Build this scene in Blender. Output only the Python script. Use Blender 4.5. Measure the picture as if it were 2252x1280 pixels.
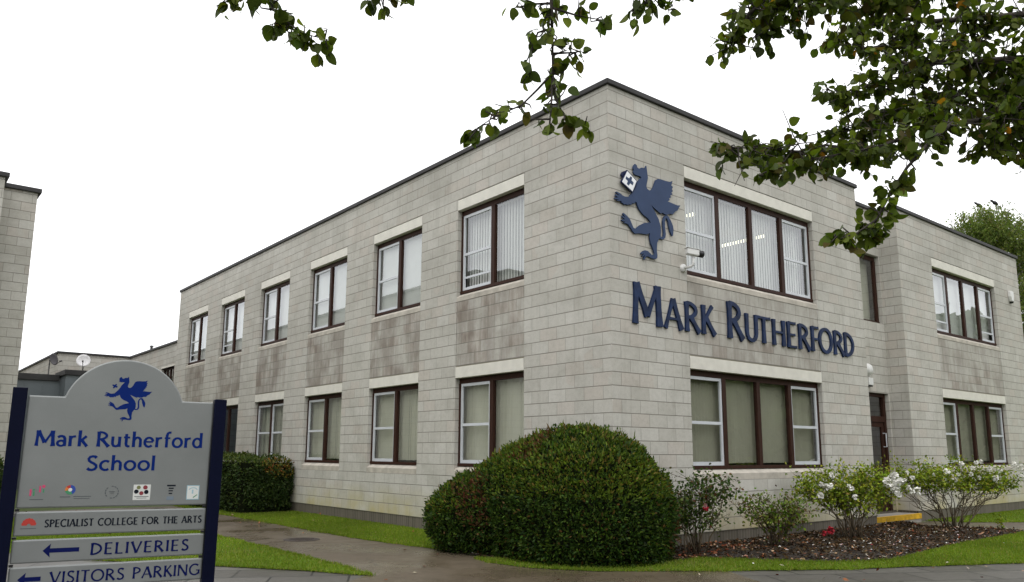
import bpy, bmesh, math, random
import numpy as np
from math import radians as R, sin, cos, pi

sc = bpy.context.scene
for o in list(bpy.data.objects):
    bpy.data.objects.remove(o)

# ------------------------------------------------------------------ camera
CAM = np.array([-8.3799, -7.9604, 1.4504])
YAW, PITCH, ROLL = 0.6841, 0.1674, 0.0047
fw = np.array([sin(YAW)*cos(PITCH), cos(YAW)*cos(PITCH), sin(PITCH)])
rt = np.array([cos(YAW), -sin(YAW), 0.0])
up = np.cross(rt, fw)
r2 = rt*cos(ROLL) + up*sin(ROLL)
u2 = up*cos(ROLL) - rt*sin(ROLL)
cd = bpy.data.cameras.new("camera")
cam = bpy.data.objects.new("camera", cd)
sc.collection.objects.link(cam)
from mathutils import Matrix, Vector
cam.matrix_world = Matrix(((r2[0], u2[0], -fw[0], CAM[0]), (r2[1], u2[1], -fw[1], CAM[1]),
                           (r2[2], u2[2], -fw[2], CAM[2]), (0, 0, 0, 1)))
cd.sensor_width = 36.0
cd.lens = 1733.05/2252*36.0
cd.shift_y = 62.88/2252
cd.clip_start = 0.05
cd.clip_end = 2000
sc.camera = cam

# ------------------------------------------------------------------ sky, sun, exposure
SUN_EL, SUN_AZ = 58.0, 226.0           # high, behind and to the left of the camera, veiled by cloud
w = bpy.data.worlds.new("World")
sc.world = w
w.use_nodes = True
nt = w.node_tree
nt.nodes.clear()
sky = nt.nodes.new("ShaderNodeTexSky")
sky.sky_type = 'NISHITA'
sky.sun_disc = False
sky.sun_elevation = R(SUN_EL)
sky.sun_rotation = R(SUN_AZ)
sky.air_density = 1.0
sky.dust_density = 6.0
sky.ozone_density = 1.0
hsv = nt.nodes.new("ShaderNodeHueSaturation")
hsv.inputs["Saturation"].default_value = 0.10
hsv.inputs["Value"].default_value = 1.0
bg = nt.nodes.new("ShaderNodeBackground")
bg.inputs["Strength"].default_value = 0.15
wo = nt.nodes.new("ShaderNodeOutputWorld")
nt.links.new(sky.outputs[0], hsv.inputs["Color"])
cloud_deck = nt.nodes.new("ShaderNodeMix")          # closed white cloud in front of the blue
cloud_deck.data_type = 'RGBA'
cloud_deck.inputs[0].default_value = 0.85
cloud_deck.inputs[7].default_value = (12.2, 12.3, 12.5, 1)
nt.links.new(hsv.outputs[0], cloud_deck.inputs[6])
nt.links.new(cloud_deck.outputs[2], bg.inputs[0])
nt.links.new(bg.outputs[0], wo.inputs[0])
sd = bpy.data.lights.new("sun", 'SUN')
sd.energy = 0.6
sd.angle = R(40)
sd.color = (1.0, 0.97, 0.92)
sun = bpy.data.objects.new("sun", sd)
sc.collection.objects.link(sun)
_az = R(SUN_AZ)
_dir = Vector((sin(_az)*cos(R(SUN_EL)), cos(_az)*cos(R(SUN_EL)), sin(R(SUN_EL))))
sun.rotation_euler = _dir.to_track_quat('Z', 'Y').to_euler()
sun.location = (0, -20, 30)
sc.view_settings.view_transform = 'Standard'
sc.view_settings.look = 'None'
sc.view_settings.gamma = 1.0
sc.view_settings.exposure = 0.0
sc.render.engine = 'CYCLES'
sc.cycles.use_denoising = True
sc.cycles.max_bounces = 8
sc.cycles.transparent_max_bounces = 16
sc.cycles.sample_clamp_indirect = 6.0

rng = np.random.default_rng(7)
random.seed(7)
V = lambda *a: np.array(a, float)

# ------------------------------------------------------------------ materials
def new_mat(name):
    m = bpy.data.materials.new(name)
    m.use_nodes = True
    t = m.node_tree
    return m, t, t.nodes["Principled BSDF"], t.nodes["Material Output"]

class NB:
    """small node helper"""
    def __init__(s, t): s.t = t
    def n(s, typ, **kw):
        x = s.t.nodes.new(typ)
        for k, v in kw.items(): setattr(x, k, v)
        return x
    def L(s, a, b): s.t.links.new(a, b)
    def put(s, sock, v):
        if isinstance(v, bpy.types.NodeSocket): s.L(v, sock)
        else: sock.default_value = v
    def math(s, op, a, b=0.0, clamp=False):
        x = s.n("ShaderNodeMath", operation=op); x.use_clamp = clamp
        s.put(x.inputs[0], a); s.put(x.inputs[1], b)
        return x.outputs[0]
    def mix(s, f, a, b, mode='MIX'):
        x = s.n("ShaderNodeMix", data_type='RGBA', blend_type=mode)
        s.put(x.inputs[0], f); s.put(x.inputs[6], a); s.put(x.inputs[7], b)
        return x.outputs[2]
    def ramp(s, f, stops):
        x = s.n("ShaderNodeValToRGB")
        e = x.color_ramp.elements
        while len(e) < len(stops): e.new(0.5)
        for q, (p, c) in zip(e, stops):
            q.position = p
            q.color = c if len(c) == 4 else (*c, 1)
        s.put(x.inputs[0], f)
        return x.outputs[0]
    def noise(s, vec, scale, detail=4, rough=0.55, out=0):
        x = s.n("ShaderNodeTexNoise")
        x.inputs["Scale"].default_value = scale
        x.inputs["Detail"].default_value = detail
        x.inputs["Roughness"].default_value = rough
        if vec is not None: s.L(vec, x.inputs["Vector"])
        return x.outputs[out]
    def comb(s, x, y, z=0.0):
        c = s.n("ShaderNodeCombineXYZ")
        for i, v in enumerate((x, y, z)): s.put(c.inputs[i], v)
        return c.outputs[0]
    def bump(s, h, strength, dist, bsdf):
        b = s.n("ShaderNodeBump")
        b.inputs["Strength"].default_value = strength
        b.inputs["Distance"].default_value = dist
        s.L(h, b.inputs["Height"]); s.L(b.outputs[0], bsdf.inputs["Normal"])

def c4(c): return (c[0], c[1], c[2], 1.0)

def plain(name, col, rough=0.6, metal=0.0, var=0.12, scale=6.0, bump=0.0, spec=0.5):
    m, t, b, o = new_mat(name)
    nb = NB(t)
    tc = nb.n("ShaderNodeTexCoord")
    f = nb.noise(tc.outputs["Object"], scale, 5)
    lo = tuple(c*(1-var) for c in col); hi = tuple(min(1, c*(1+var)) for c in col)
    nb.L(nb.ramp(f, [(0.3, lo), (0.7, hi)]), b.inputs["Base Color"])
    b.inputs["Roughness"].default_value = rough
    b.inputs["Metallic"].default_value = metal
    b.inputs["Specular IOR Level"].default_value = spec
    if bump: nb.bump(nb.noise(tc.outputs["Object"], scale*6, 4), bump, 0.01, b)
    return m

BW = 3.2232/8          # block length along the wall
def block_mat(name, stain=0.0, algae=1.0):
    """fair-faced concrete blockwork laid on the wall's own metre UVs, with the marks of age on it"""
    m, t, b, o = new_mat(name)
    nb = NB(t)
    uvn = nb.n("ShaderNodeUVMap"); uvn.uv_map = "UVMap"
    sp = nb.n("ShaderNodeSeparateXYZ"); nb.L(uvn.outputs[0], sp.inputs[0])
    u, v = sp.outputs[0], sp.outputs[1]
    vv = nb.math('DIVIDE', nb.math('SUBTRACT', v, 0.03), 0.2)
    row = nb.math('FLOOR', vv)
    uu = nb.math('ADD', nb.math('DIVIDE', u, BW), nb.math('MULTIPLY', nb.math('PINGPONG', row, 1.0), 0.5))
    colm = nb.math('FLOOR', uu)
    wn = nb.n("ShaderNodeTexWhiteNoise", noise_dimensions='3D')
    nb.L(nb.comb(colm, row, 1.7), wn.inputs["Vector"])
    wn2 = nb.n("ShaderNodeTexWhiteNoise", noise_dimensions='3D')
    nb.L(nb.comb(colm, row, 9.3), wn2.inputs["Vector"])
    body = nb.ramp(wn.outputs["Value"], [(0.0, (0.448, 0.432, 0.388)), (0.45, (0.474, 0.458, 0.414)), (0.8, (0.490, 0.475, 0.432)), (1.0, (0.515, 0.50, 0.458))])
    big = nb.noise(nb.comb(u, v, 3.0), 0.42, 3)
    pinkf = nb.math('MULTIPLY', nb.math('GREATER_THAN', nb.math('ADD', wn2.outputs["Value"], nb.math('MULTIPLY', big, 0.9)), 1.27), 0.55)
    body = nb.mix(pinkf, body, (0.48, 0.435, 0.385, 1))
    # grain of the block face
    fine = nb.noise(nb.comb(u, v, 0), 55, 4, 0.7)
    body = nb.mix(0.5, body, nb.ramp(fine, [(0.25, (0.72,)*3), (0.5, (1,)*3), (0.8, (1.12,)*3)]), 'MULTIPLY')
    # cloudy weathering
    cl = nb.noise(nb.comb(u, v, 8), 1.6, 6, 0.62)
    body = nb.mix(0.75, body, nb.ramp(cl, [(0.28, (0.78, 0.78, 0.76)), (0.5, (1, 1, 1)), (0.75, (1.05, 1.05, 1.04))]), 'MULTIPLY')
    md = nb.noise(nb.comb(u, v, 21), 13.0, 5, 0.7)
    body = nb.mix(0.55, body, nb.ramp(md, [(0.3, (0.80, 0.79, 0.77)), (0.52, (1, 1, 1)), (0.75, (1.07, 1.07, 1.07))]), 'MULTIPLY')
    # rain streaks, long and thin, from the parapet
    st = nb.noise(nb.comb(nb.math('MULTIPLY', u, 5.0), nb.math('MULTIPLY', v, 0.35), 2), 1.0, 5, 0.65)
    stm = nb.math('MULTIPLY', nb.ramp(st, [(0.52, (0, 0, 0)), (0.72, (1, 1, 1))]), 0.22*algae)
    body = nb.mix(stm, body, (0.20, 0.185, 0.15, 1))
    # grey grime held in the rough courses near the parapet, in patches
    gm = nb.math('MULTIPLY', nb.ramp(nb.noise(nb.comb(nb.math('MULTIPLY', u, 0.5), v, 11), 0.9, 5, 0.6), [(0.36, (0, 0, 0)), (0.62, (1, 1, 1))]), nb.math('DIVIDE', nb.math('SUBTRACT', v, 2.6), 4.0, clamp=True))
    body = nb.mix(nb.math('MULTIPLY', gm, 0.42), body, (0.27, 0.26, 0.225, 1))
    # yellow-green moss bloom along the lowest course
    lowf = nb.math('MULTIPLY', nb.ramp(v, [(0.0, (1, 1, 1)), (0.55/8, (0, 0, 0))]), nb.ramp(nb.noise(nb.comb(u, v, 4), 1.3, 3), [(0.35, (0, 0, 0)), (0.65, (1, 1, 1))]))
    vs = nb.math('SUBTRACT', 1.0, nb.math('DIVIDE', nb.math('SUBTRACT', v, 0.2), 0.62), clamp=True)
    lowf = nb.math('MULTIPLY', vs, nb.ramp(nb.noise(nb.comb(u, v, 4), 1.3, 3), [(0.3, (0, 0, 0)), (0.6, (1, 1, 1))]))
    body = nb.mix(nb.math('MULTIPLY', lowf, 0.8), body, (0.42, 0.36, 0.15, 1))
    if stain:
        # dark lichen patches block by block under the sills
        s1 = nb.noise(nb.comb(nb.math('MULTIPLY', u, 1.3), nb.math('MULTIPLY', v, 1.1), 5.5), 1.3, 3, 0.5)
        s2 = nb.noise(nb.comb(nb.math('MULTIPLY', u, 5.0), nb.math('MULTIPLY', v, 0.7), 6.4), 1.6, 6, 0.7)
        sm = nb.math('MULTIPLY', nb.ramp(nb.math('ADD', nb.math('MULTIPLY', s1, 0.55), nb.math('MULTIPLY', s2, 0.45)), [(0.38, (0, 0, 0)), (0.585, (1, 1, 1))]), nb.math('ADD', 0.55, nb.math('MULTIPLY', wn2.outputs["Value"], 0.45)))
        body = nb.mix(nb.math('MULTIPLY', sm, stain), body, (0.150, 0.117, 0.092, 1))
    # mortar: bed joints wide and dark, perpends thin
    fv = nb.math('FRACT', vv); fu = nb.math('FRACT', uu)
    dv = nb.math('MULTIPLY', nb.math('MINIMUM', fv, nb.math('SUBTRACT', 1.0, fv)), 0.2)
    du = nb.math('MULTIPLY', nb.math('MINIMUM', fu, nb.math('SUBTRACT', 1.0, fu)), BW)
    jn = nb.noise(nb.comb(u, v, 1), 2.2, 3)
    bw_ = nb.math('ADD', 0.0062, nb.math('MULTIPLY', jn, 0.006))
    bed = nb.math('SUBTRACT', 1.0, nb.math('DIVIDE', dv, bw_), clamp=True)
    perp = nb.math('MULTIPLY', nb.math('SUBTRACT', 1.0, nb.math('DIVIDE', du, 0.0068), clamp=True), 0.75)
    jt = nb.math('MAXIMUM', nb.math('POWER', bed, 0.5), nb.math('POWER', perp, 0.7))
    jc = nb.mix(nb.noise(nb.comb(u, v, 0), 1.1, 2), (0.10, 0.093, 0.078, 1), (0.27, 0.255, 0.22, 1))
    body = nb.mix(nb.math('MULTIPLY', jt, 0.95), body, jc)
    nb.L(body, b.inputs["Base Color"])
    b.inputs["Roughness"].default_value = 0.9
    b.inputs["Specular IOR Level"].default_value = 0.25
    h = nb.math('SUBTRACT', nb.math('MULTIPLY', fine, 0.12), jt)
    nb.bump(h, 0.5, 0.006, b)
    return m

def soldier_mat():
    m, t, b, o = new_mat("plinth_brick")
    nb = NB(t)
    uvn = nb.n("ShaderNodeUVMap"); uvn.uv_map = "UVMap"
    br = nb.n("ShaderNodeTexBrick")
    nb.L(uvn.outputs[0], br.inputs["Vector"])
    br.offset = 0.0
    for k, v in dict(Scale=1.0).items(): br.inputs[k].default_value = v
    br.inputs["Brick Width"].default_value = 0.076
    br.inputs["Row Height"].default_value = 0.235
    br.inputs["Mortar Size"].default_value = 0.006
    br.inputs["Color1"].default_value = (0.075, 0.06, 0.05, 1)
    br.inputs["Color2"].default_value = (0.14, 0.115, 0.095, 1)
    br.inputs["Mortar"].default_value = (0.20, 0.185, 0.155, 1)
    g = nb.noise(uvn.outputs[0], 3.0, 5)
    c = nb.mix(nb.math('MULTIPLY', g, 0.6), br.outputs["Color"], (0.10, 0.095, 0.06, 1))
    nb.L(c, b.inputs["Base Color"])
    b.inputs["Roughness"].default_value = 0.75
    nb.bump(nb.math('SUBTRACT', 1.0, br.outputs["Fac"]), 0.6, 0.006, b)
    return m

def tint_mat(name, rough=0.55, trans=0.35, spec=0.4):
    """leaf material: the colour of each leaf is its own (attribute), lit by the sky from both sides"""
    m, t, b, o = new_mat(name)
    nb = NB(t)
    at = nb.n("ShaderNodeAttribute"); at.attribute_name = "tint"
    nb.L(at.outputs["Color"], b.inputs["Base Color"])
    b.inputs["Roughness"].default_value = rough
    b.inputs["Specular IOR Level"].default_value = spec
    if trans > 0:
        tr = nb.n("ShaderNodeBsdfTranslucent")
        nb.L(nb.mix(1.0, at.outputs["Color"], (1.55, 1.75, 0.7, 1), 'MULTIPLY'), tr.inputs["Color"])
        mx = nb.n("ShaderNodeMixShader"); mx.inputs[0].default_value = trans
        nb.L(b.outputs[0], mx.inputs[1]); nb.L(tr.outputs[0], mx.inputs[2]); nb.L(mx.outputs[0], o.inputs[0])
    return m

def glass_mat():
    m, t, b, o = new_mat("window_glass")
    nb = NB(t)
    t.nodes.remove(b)
    lw = nb.n("ShaderNodeLayerWeight"); lw.inputs["Blend"].default_value = 0.5
    f = nb.math('POWER', lw.outputs["Facing"], 4.0)
    f = nb.math('ADD', 0.15, nb.math('MULTIPLY', f, 0.85), clamp=True)
    tr = nb.n("ShaderNodeBsdfTransparent"); tr.inputs[0].default_value = (0.90, 0.93, 0.91, 1)
    gl = nb.n("ShaderNodeBsdfGlossy"); gl.inputs["Roughness"].default_value = 0.01
    gl.inputs["Color"].default_value = (0.95, 0.97, 1, 1)
    tc = nb.n("ShaderNodeTexCoord")
    bp = nb.n("ShaderNodeBump"); bp.inputs["Strength"].default_value = 0.012; bp.inputs["Distance"].default_value = 0.05
    nb.L(nb.noise(tc.outputs["Object"], 1.3, 2), bp.inputs["Height"]); nb.L(bp.outputs[0], gl.inputs["Normal"])
    mx = nb.n("ShaderNodeMixShader"); nb.L(f, mx.inputs[0]); nb.L(tr.outputs[0], mx.inputs[1]); nb.L(gl.outputs[0], mx.inputs[2])
    nb.L(mx.outputs[0], o.inputs[0])
    return m

def blind_mat(name, col, trans=0.25):
    m, t, b, o = new_mat(name)
    nb = NB(t)
    tc = nb.n("ShaderNodeTexCoord")
    f = nb.noise(tc.outputs["Object"], 3.0, 3)
    cc = nb.ramp(f, [(0.3, tuple(c*0.92 for c in col)), (0.7, col)])
    nb.L(cc, b.inputs["Base Color"]); b.inputs["Roughness"].default_value = 0.85
    tr = nb.n("ShaderNodeBsdfTranslucent"); nb.L(cc, tr.inputs[0])
    mx = nb.n("ShaderNodeMixShader"); mx.inputs[0].default_value = trans
    nb.L(b.outputs[0], mx.inputs[1]); nb.L(tr.outputs[0], mx.inputs[2]); nb.L(mx.outputs[0], o.inputs[0])
    return m

def emit_mat(name, col, s):
    m, t, b, o = new_mat(name)
    b.inputs["Emission Color"].default_value = c4(col); b.inputs["Emission Strength"].default_value = s
    b.inputs["Base Color"].default_value = (0.8, 0.8, 0.75, 1)
    return m

def ground_mat(name, kind):
    m, t, b, o = new_mat(name)
    nb = NB(t)
    tc = nb.n("ShaderNodeTexCoord"); P = tc.outputs["Object"]
    n1 = nb.noise(P, 0.5, 4); n2 = nb.noise(P, 7.0, 5, 0.65); n3 = nb.noise(P, 90.0, 3, 0.7)
    if kind == 'lawn':
        c = nb.ramp(n1, [(0.3, (0.070, 0.125, 0.010)), (0.55, (0.100, 0.165, 0.012)), (0.75, (0.150, 0.185, 0.022))])
        c = nb.mix(0.6, c, nb.ramp(n2, [(0.25, (0.65, 0.68, 0.6)), (0.6, (1, 1, 1)), (0.85, (1.25, 1.15, 0.95))]), 'MULTIPLY')
        b.inputs["Roughness"].default_value = 0.95; b.inputs["Specular IOR Level"].default_value = 0.1
        nb.bump(n3, 0.7, 0.02, b)
    elif kind == 'tarmac':
        c = nb.ramp(n1, [(0.3, (0.078, 0.060, 0.040)), (0.7, (0.125, 0.100, 0.070))])
        c = nb.mix(0.55, c, nb.ramp(n2, [(0.25, (0.6,)*3), (0.6, (1,)*3), (0.9, (1.2,)*3)]), 'MULTIPLY')
        c = nb.mix(0.85, c, nb.ramp(n3, [(0.28, (0.55,)*3), (0.5, (1,)*3), (0.75, (1.5, 1.45, 1.35))]), 'MULTIPLY')
        # hairline cracks
        vo = nb.n("ShaderNodeTexVoronoi", feature='DISTANCE_TO_EDGE'); vo.inputs["Scale"].default_value = 0.42
        wv = nb.n("ShaderNodeVectorMath", operation='ADD')
        nb.L(P, wv.inputs[0]); nb.L(nb.noise(P, 1.6, 4, 0.6, out=1), wv.inputs[1]); nb.L(wv.outputs[0], vo.inputs["Vector"])
        ck = nb.math('MULTIPLY', nb.math('LESS_THAN', vo.outputs["Distance"], 0.006), nb.ramp(n1, [(0.45, (0, 0, 0)), (0.6, (1, 1, 1))]))
        c = nb.mix(nb.math('MULTIPLY', ck, 0.8), c, (0.03, 0.025, 0.02, 1))
        # wet film: some patches shine, some have dried
        wet = nb.ramp(nb.noise(P, 0.8, 5), [(0.38, (0.14,)*3), (0.62, (0.5,)*3)])
        nb.L(wet, b.inputs["Roughness"]); b.inputs["Specular IOR Level"].default_value = 0.28
        nb.bump(nb.math('SUBTRACT', n3, nb.math('MULTIPLY', ck, 2.0)), 0.16, 0.006, b)
    elif kind == 'flags':
        mp = nb.n("ShaderNodeMapping"); mp.inputs["Rotation"].default_value = (0, 0, R(30.5))
        nb.L(P, mp.inputs["Vector"])
        br = nb.n("ShaderNodeTexBrick"); nb.L(mp.outputs[0], br.inputs["Vector"])
        br.offset = 0.5
        br.inputs["Scale"].default_value = 1.0
        br.inputs["Brick Width"].default_value = 0.9
        br.inputs["Row Height"].default_value = 0.6
        br.inputs["Mortar Size"].default_value = 0.014
        br.inputs["Color1"].default_value = (0.066, 0.061, 0.052, 1)
        br.inputs["Color2"].default_value = (0.098, 0.092, 0.080, 1)
        br.inputs["Mortar"].default_value = (0.012, 0.012, 0.009, 1)
        c = nb.mix(0.7, br.outputs["Color"], nb.ramp(n2, [(0.2, (0.6, 0.6, 0.56)), (0.55, (1, 1, 1)), (0.9, (1.15, 1.15, 1.12))]), 'MULTIPLY')
        c = nb.mix(0.4, c, nb.ramp(n3, [(0.3, (0.7,)*3), (0.7, (1.2,)*3)]), 'MULTIPLY')
        wet = nb.ramp(nb.noise(P, 0.9, 5), [(0.35, (0.32,)*3), (0.65, (0.6,)*3)])
        nb.L(wet, b.inputs["Roughness"]); b.inputs["Specular IOR Level"].default_value = 0.3
        nb.bump(nb.math('ADD', nb.math('MULTIPLY', n3, 0.2), nb.math('SUBTRACT', 1.0, br.outputs["Fac"])), 0.4, 0.006, b)
    elif kind == 'soil':
        c = nb.ramp(n2, [(0.3, (0.016, 0.011, 0.007)), (0.55, (0.034, 0.023, 0.013)), (0.8, (0.070, 0.047, 0.028))])
        c = nb.mix(0.6, c, nb.ramp(n3, [(0.3, (0.5,)*3), (0.7, (1.4,)*3)]), 'MULTIPLY')
        b.inputs["Roughness"].default_value = 0.8
        nb.bump(n3, 1.0, 0.03, b)
    elif kind == 'far':
        c = nb.ramp(n1, [(0.3, (0.06, 0.09, 0.02)), (0.7, (0.09, 0.12, 0.03))])
        b.inputs["Roughness"].default_value = 1.0
    nb.L(c, b.inputs["Base Color"])
    return m

def sign_paint():
    m, t, b, o = new_mat("grey_sign_paint")
    nb = NB(t)
    tc = nb.n("ShaderNodeTexCoord")
    n1 = nb.noise(tc.outputs["Object"], 2.0, 4); n2 = nb.noise(tc.outputs["Object"], 260, 2)
    c = nb.ramp(n1, [(0.3, (0.196, 0.207, 0.202)), (0.7, (0.232, 0.243, 0.238))])
    c = nb.mix(0.25, c, nb.ramp(n2, [(0.3, (0.85,)*3), (0.7, (1.12,)*3)]), 'MULTIPLY')
    nb.L(c, b.inputs["Base Color"])
    b.inputs["Metallic"].default_value = 0.25
    b.inputs["Roughness"].default_value = 0.42
    return m

def wood_mat():
    m, t, b, o = new_mat("brown_stained_frame")
    nb = NB(t)
    tc = nb.n("ShaderNodeTexCoord")
    mp = nb.n("ShaderNodeMapping"); mp.inputs["Scale"].default_value = (14, 14, 1.6)
    nb.L(tc.outputs["Object"], mp.inputs[0])
    f = nb.noise(mp.outputs[0], 3.0, 5, 0.65)
    nb.L(nb.ramp(f, [(0.3, (0.020, 0.0085, 0.0055)), (0.7, (0.050, 0.020, 0.0125))]), b.inputs["Base Color"])
    b.inputs["Roughness"].default_value = 0.55
    b.inputs["Specular IOR Level"].default_value = 0.15
    return m

M = {}
M['block'] = block_mat("concrete_block")
M['spandrel'] = block_mat("lichen_stained_block", stain=0.82, algae=1.6)
M['streaked'] = block_mat("streaked_block", stain=0.60, algae=1.8)
M['plinth'] = soldier_mat()
M['lintel'] = plain("cast_stone_lintel", (0.64, 0.62, 0.555), 0.85, var=0.07, scale=5, bump=0.15, spec=0.2)
M['sill'] = plain("weathered_sill", (0.43, 0.395, 0.34), 0.88, var=0.2, scale=5, bump=0.2)
M['coping'] = plain("dark_metal_coping", (0.034, 0.033, 0.033), 0.6, var=0.3, scale=2, spec=0.25)
M['felt'] = plain("roof_felt", (0.09, 0.09, 0.09), 0.95, var=0.2, scale=1)
M['wood'] = wood_mat()
M['white'] = plain("white_aluminium", (0.56, 0.58, 0.61), 0.4, var=0.06, scale=4)
M['glass'] = glass_mat()
M['blind'] = blind_mat("white_blind_fabric", (0.86, 0.855, 0.83), 0.3)
M['blindlow'] = blind_mat("cream_blind_fabric", (0.66, 0.635, 0.52), 0.2)
M['blindolive'] = blind_mat("olive_blind_fabric", (0.43, 0.41, 0.32), 0.15)
M['dark'] = plain("dark_interior", (0.03, 0.028, 0.025), 0.9)
M['room'] = plain("room_interior", (0.22, 0.21, 0.19), 0.9)
M['tube'] = emit_mat("lit_fluorescent", (1.0, 0.92, 0.62), 3.5)
M['navy'] = plain("navy_paint", (0.012, 0.018, 0.055), 0.5, var=0.1, scale=3, spec=0.15)
M['emblem'] = plain("slate_blue_emblem_paint", (0.036, 0.058, 0.120), 0.6, var=0.08, scale=4, spec=0.15)
M['letter'] = plain("navy_letter_paint", (0.011, 0.023, 0.066), 0.5, var=0.45, scale=6, spec=0.15)
M['post'] = plain("dark_navy_post", (0.0022, 0.0035, 0.016), 0.4, var=0.15, scale=3, spec=0.10)
M['signgrey'] = sign_paint()
M['signblue'] = plain("royal_blue_vinyl", (0.003, 0.018, 0.135), 0.5, var=0.05, spec=0.08)
M['signnavy'] = plain("dark_blue_vinyl", (0.004, 0.008, 0.070), 0.5, var=0.05, spec=0.08)
M['signblack'] = plain("black_vinyl", (0.010, 0.013, 0.020), 0.5, var=0.05, spec=0.08)
M['paper'] = plain("white_vinyl", (0.62, 0.63, 0.60), 0.5, var=0.04)
M['palewhite'] = plain("white_plate", (0.74, 0.75, 0.77), 0.4, var=0.04)
M['plastic'] = plain("white_plastic", (0.66, 0.66, 0.64), 0.4, var=0.06)
M['blackp'] = plain("black_plastic", (0.012, 0.012, 0.013), 0.3)
M['yellow'] = plain("worn_yellow_paint", (0.62, 0.36, 0.012), 0.6, var=0.3, scale=9)
M['concrete'] = plain("step_concrete", (0.28, 0.26, 0.23), 0.85, var=0.2, scale=6, bump=0.2)
M['iron'] = plain("cast_iron", (0.030, 0.020, 0.015), 0.55, var=0.3, scale=20, bump=0.3)
M['panel'] = plain("grey_blue_cladding", (0.115, 0.135, 0.145), 0.4, var=0.12, scale=1.2)
M['dishgrey'] = plain("dark_mesh_dish", (0.05, 0.045, 0.05), 0.6)
M['dishwhite'] = plain("white_dish", (0.66, 0.65, 0.66), 0.5)
M['bark'] = plain("bark", (0.040, 0.032, 0.026), 0.9, var=0.4, scale=20, bump=0.5)
M['rosestem'] = plain("rose_stem", (0.085, 0.062, 0.035), 0.8, var=0.4, scale=15)
M['birch'] = plain("birch_bark", (0.38, 0.36, 0.32), 0.8, var=0.4, scale=6)
M['leaf'] = tint_mat("tree_leaf", 0.5, 0.30, 0.14)
M['shrub'] = tint_mat("shrub_leaf", 0.55, 0.20, 0.14)
M['birchleaf'] = tint_mat("birch_leaf", 0.6, 0.35, 0.1)
M['petal'] = tint_mat("petal", 0.6, 0.0, 0.2)
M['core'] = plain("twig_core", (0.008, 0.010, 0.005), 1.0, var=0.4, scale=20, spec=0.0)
M['grass'] = tint_mat("grass_blade", 0.6, 0.35, 0.2)
M['chip'] = tint_mat("bark_chip", 0.9, 0.0, 0.06)
M['lawn'] = ground_mat("lawn_turf", 'lawn')
M['tarmac'] = ground_mat("wet_tarmac", 'tarmac')
M['flags'] = ground_mat("wet_flags", 'flags')
M['soil'] = ground_mat("bed_soil", 'soil')
M['far'] = ground_mat("far_grass", 'far')
M['crow'] = plain("crow_black", (0.012, 0.012, 0.015), 0.5)
for k, c in dict(pink=(0.55, 0.05, 0.14), green=(0.05, 0.24, 0.11), red=(0.42, 0.035, 0.025), blue=(0.02, 0.06, 0.30), orange=(0.6, 0.16, 0.03), maroon=(0.22, 0.03, 0.04), olive=(0.16, 0.17, 0.06), greyink=(0.075, 0.085, 0.09), paleblue=(0.30, 0.46, 0.52), greyblue=(0.16, 0.20, 0.24)).items():
    M[k] = plain(k+"_ink", c, 0.45, var=0.03)

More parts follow.
